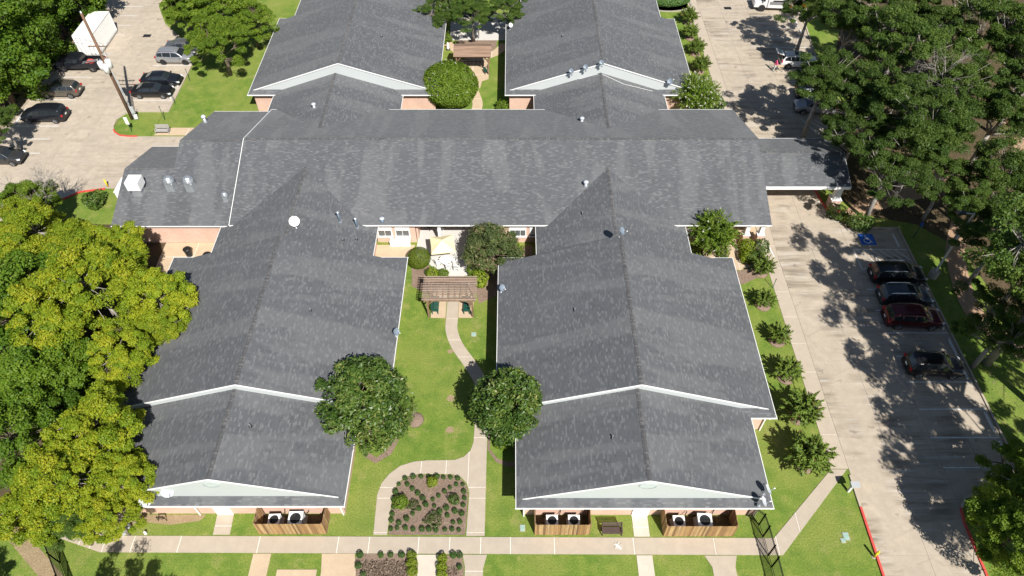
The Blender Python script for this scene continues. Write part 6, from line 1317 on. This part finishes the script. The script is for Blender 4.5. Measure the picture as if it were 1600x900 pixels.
glider(-6.55, 40.7, R(90), 'dark green slatted bench under the pergola on the south-west wing side', 'green benches'); glider(-4.35, 40.7, R(-90), 'dark green slatted bench under the pergola on the south-east wing side', 'green benches')
t = thing('patio_umbrella', 'square pale yellow patio umbrella on the courtyard patio', 'umbrella', (-6.5, 46.7, 0.035), R(8)); MB().tube([(0, 0, 0), (0, 0, 2.55)], 0.025, 8).build('pole', 'brown_wood', t); MB().lathe([(0.28, 0), (0.26, 0.06), (0.05, 0.12)], 16).build('base', 'dark_metal', t)
m = MB(); h = 1.12; cs = [(-h, -h), (h, -h), (h, h), (-h, h)]
for k in range(4):
    a, b = cs[k], cs[(k + 1) % 4]; mid = ((a[0] + b[0]) / 2 * 0.97, (a[1] + b[1]) / 2 * 0.97); m.face([(*a, 2.05), (*mid, 2.0), (0, 0, 2.62)]); m.face([(*mid, 2.0), (*b, 2.05), (0, 0, 2.62)])
    m.face([(*a, 2.05), (*a, 1.93), (*mid, 1.9), (*mid, 2.0)]); m.face([(*mid, 2.0), (*mid, 1.9), (*b, 1.93), (*b, 2.05)])
m.build('canopy', 'tan_fabric', t)
for k in range(8): MB().tube([(0, 0, 2.56), (math.cos(k * R(45)) * (1.5 if k % 2 else 1.05), math.sin(k * R(45)) * (1.5 if k % 2 else 1.05), 2.0)], 0.012, 5).build('rib', 'brown_wood', t)
def chair(x, y, rz, label, mat='white_metal'):
    t = thing('patio_chair', label, 'chair', (x, y, 0.035), rz, 'patio chairs'); MB().box((0, 0, 0.42), (0.5, 0.5, 0.04)).build('seat', mat, t)
    for k in range(4): MB().box((-0.18 + k * 0.12, 0.25, 0.66), (0.06, 0.03, 0.46), rx=-0.15).build('back_slat', mat, t)
    MB().box((0, 0.285, 0.9), (0.5, 0.035, 0.06)).build('back_rail', mat, t)
    for sx in (-1, 1):
        for sy in (-1, 1): MB().box((sx * 0.22, sy * 0.22, 0.21), (0.04, 0.04, 0.42)).build('leg', mat, t)
        MB().box((sx * 0.25, 0, 0.62), (0.05, 0.5, 0.03)).build('armrest', mat, t)
t = thing('patio_table', 'round white patio table under the yellow umbrella', 'table', (-6.3, 46.0, 0.035)); MB().lathe([(0.55, 0.70), (0.57, 0.715), (0.55, 0.73)], 22).build('tabletop', 'white_metal', t); [MB().tube([(0.1 * math.cos(k * R(90)), 0.1 * math.sin(k * R(90)), 0.7), (0.42 * math.cos(k * R(90)), 0.42 * math.sin(k * R(90)), 0)], 0.02, 6).build('leg', 'white_metal', t) for k in range(4)]
for x, y, a, lab, mt in ((-6.0, 45.4, R(200), 'white chair at the table on the pergola side of the umbrella', 'white_metal'), (-5.2, 45.3, R(170), 'white chair standing apart on the patio', 'white_metal'), (-7.0, 45.9, R(120), 'white chair tucked by the clipped round bush', 'white_metal'), (-3.6, 45.6, R(80), 'blue-grey chair at the shaded edge of the patio', 'pipe_blue'), (-5.5, 46.2, R(-60), 'white chair half under the umbrella', 'white_metal'), (-7.1, 50.6, R(20), 'white chair by the porch column', 'white_metal'), (-8.3, 50.8, R(-20), 'dark chair in the shade of the porch', 'dark_metal')): chair(x, y, a, lab, mt)
for x, lab in ((-11.35, 'white planter box below the west window of the patio bay'), (-10.35, 'white planter box below the east window of the patio bay')):
    t = thing('planter_box', lab, 'planter', (x, 48.62, 0.035), 0, 'white planter boxes'); MB().box((0, 0, 0.28), (0.96, 0.48, 0.56)).build('box', 'white_metal', t); MB().box((0, 0, 0.58), (1.0, 0.52, 0.05)).build('lid', 'white_trim', t); MB().box((0, -0.25, 0.3), (0.8, 0.012, 0.4)).build('panel', 'white_trim', t)
# north courtyard
t = thing('gazebo', 'brown plank-roofed shelter with open lattice back in the north courtyard', 'gazebo', (-4.85, 79.4, 0))
for sx in (-1, 1):
    for sy in (-1, 1): MB().box((sx * 1.95, sy * 1.25, 1.25), (0.15, 0.15, 2.5)).build('post', 'brown_wood', t)
    MB().bar((sx * 1.95, -1.25, 1.8), (sx * 1.4, -1.25, 2.4), 0.09).build('brace', 'brown_wood', t)
for sy in (-1, 1): MB().box((0, sy * 1.25, 2.48), (4.4, 0.14, 0.18)).build('beam', 'brown_wood', t)
for sy in (-1, 1):
    for k in range(7): f = (k + 0.5) / 7; MB().box((0, sy * (1.5 * (1 - f)), 2.62 + f * 0.55), (4.6, 0.225, 0.03), rx=-sy * 0.35).build('roof_plank', 'roof_plank', t)
for k in range(6): MB().box((-1.2 + k * 0.5, 1.25, 1.2), (0.05, 0.05, 2.3)).build('lattice_bar', 'dark_metal', t)
for zz in (0.3, 1.2, 2.2): MB().box((0.05, 1.25, zz), (2.6, 0.055, 0.06)).build('lattice_rail', 'dark_metal', t)
def achair(x, y, rz, label):
    bench(x, y, rz, label, 'green_plastic', 0.75, True, 4, 'green courtyard chairs', 'garden_chair')
achair(-6.1, 78.2, R(60), 'dark green chair in the shelter on the north-west wing side'); achair(-3.5, 78.4, R(-70), 'dark green chair in the shelter on the north-east wing side'); achair(-3.7, 68.1, R(180), 'dark green chair by the courtyard path behind the main hall')
bench(-4.9, 83.1, R(180), 'brown bench facing the planted ring in the north courtyard', 'brown_wood', 1.5)
plain('sail_fabric', (0.085, 0.10, 0.12), 0.8)
t = thing('shade_sail', 'dark triangular shade sails stretched from a post over the north courtyard', 'shade sail', (-4.35, 86.6, 0)); MB().tube([(0, 0, 0), (0, 0, 3.6)], 0.06, 10).build('post', 'galvanised', t)
for sx in (-1, 1):
    m = MB(); N_ = 8; A, B_, C_ = Vector((sx * 0.1, 0.1, 3.4)), Vector((sx * 3.6, -0.8, 2.5)), Vector((sx * 2.2, 2.4, 2.7))
    g_ = {}
    for i in range(N_ + 1):
        for j in range(N_ + 1 - i): u, v = i / N_, j / N_; w = 1 - u - v; p = A * w + B_ * u + C_ * v; g_[i, j] = (p.x, p.y, p.z - 1.6 * u * v * 1.0 - 0.9 * w * (u + v) * 0.5)
    for i in range(N_):
        for j in range(N_ - i):
            m.face([g_[i, j], g_[i + 1, j], g_[i, j + 1]])
            if j < N_ - i - 1: m.face([g_[i + 1, j], g_[i + 1, j + 1], g_[i, j + 1]])
    m.build('sail', 'sail_fabric', t)
t = thing('garden_statue', 'black and white statue beside the north-west wing wall', 'statue', (-8.3, 84.0, 0)); MB().lathe([(0.18, 0), (0.2, 0.3), (0.12, 0.6), (0.16, 0.8), (0.05, 1.0)], 12).build('figure', 'white_metal', t, smooth=True); MB().box((0, 0, 0.05), (0.5, 0.5, 0.1)).build('plinth', 'dark_metal', t)
# service side
t = thing('freezer_unit', 'white box unit standing outside the kitchen wall', 'unit', (-38.9, 55.0, 0.0)); MB().box((0, 0, 1.05), (1.9, 2.2, 2.1)).build('body', 'white_metal', t); MB().box((0, 0, 2.13), (2.0, 2.3, 0.06)).build('top', 'white_trim', t); MB().box((-0.3, 0.2, 2.2), (0.5, 0.5, 0.12)).build('vent', 'galvanised', t); MB().box((-0.97, 0, 1.0), (0.05, 0.9, 1.9)).build('door', 'white_trim', t)
for x, y, lab in ((-28.9, 46.5, 'grey waste bin with black lid on the link-wall side of the service corner'), (-31.0, 47.2, 'black waste bin under the kitchen wall')):
    t = thing('waste_bin', lab, 'bin', (x, y, 0.035)); MB().lathe([(0.28, 0), (0.35, 0.8), (0.36, 0.85)], 16).build('drum', 'grey_box' if x > -30 else 'dark_metal', t, smooth=False); MB().lathe([(0.38, 0.85), (0.38, 0.9), (0.2, 0.98), (0.03, 1.0)], 16).build('lid', 'black_metal', t, smooth=True)
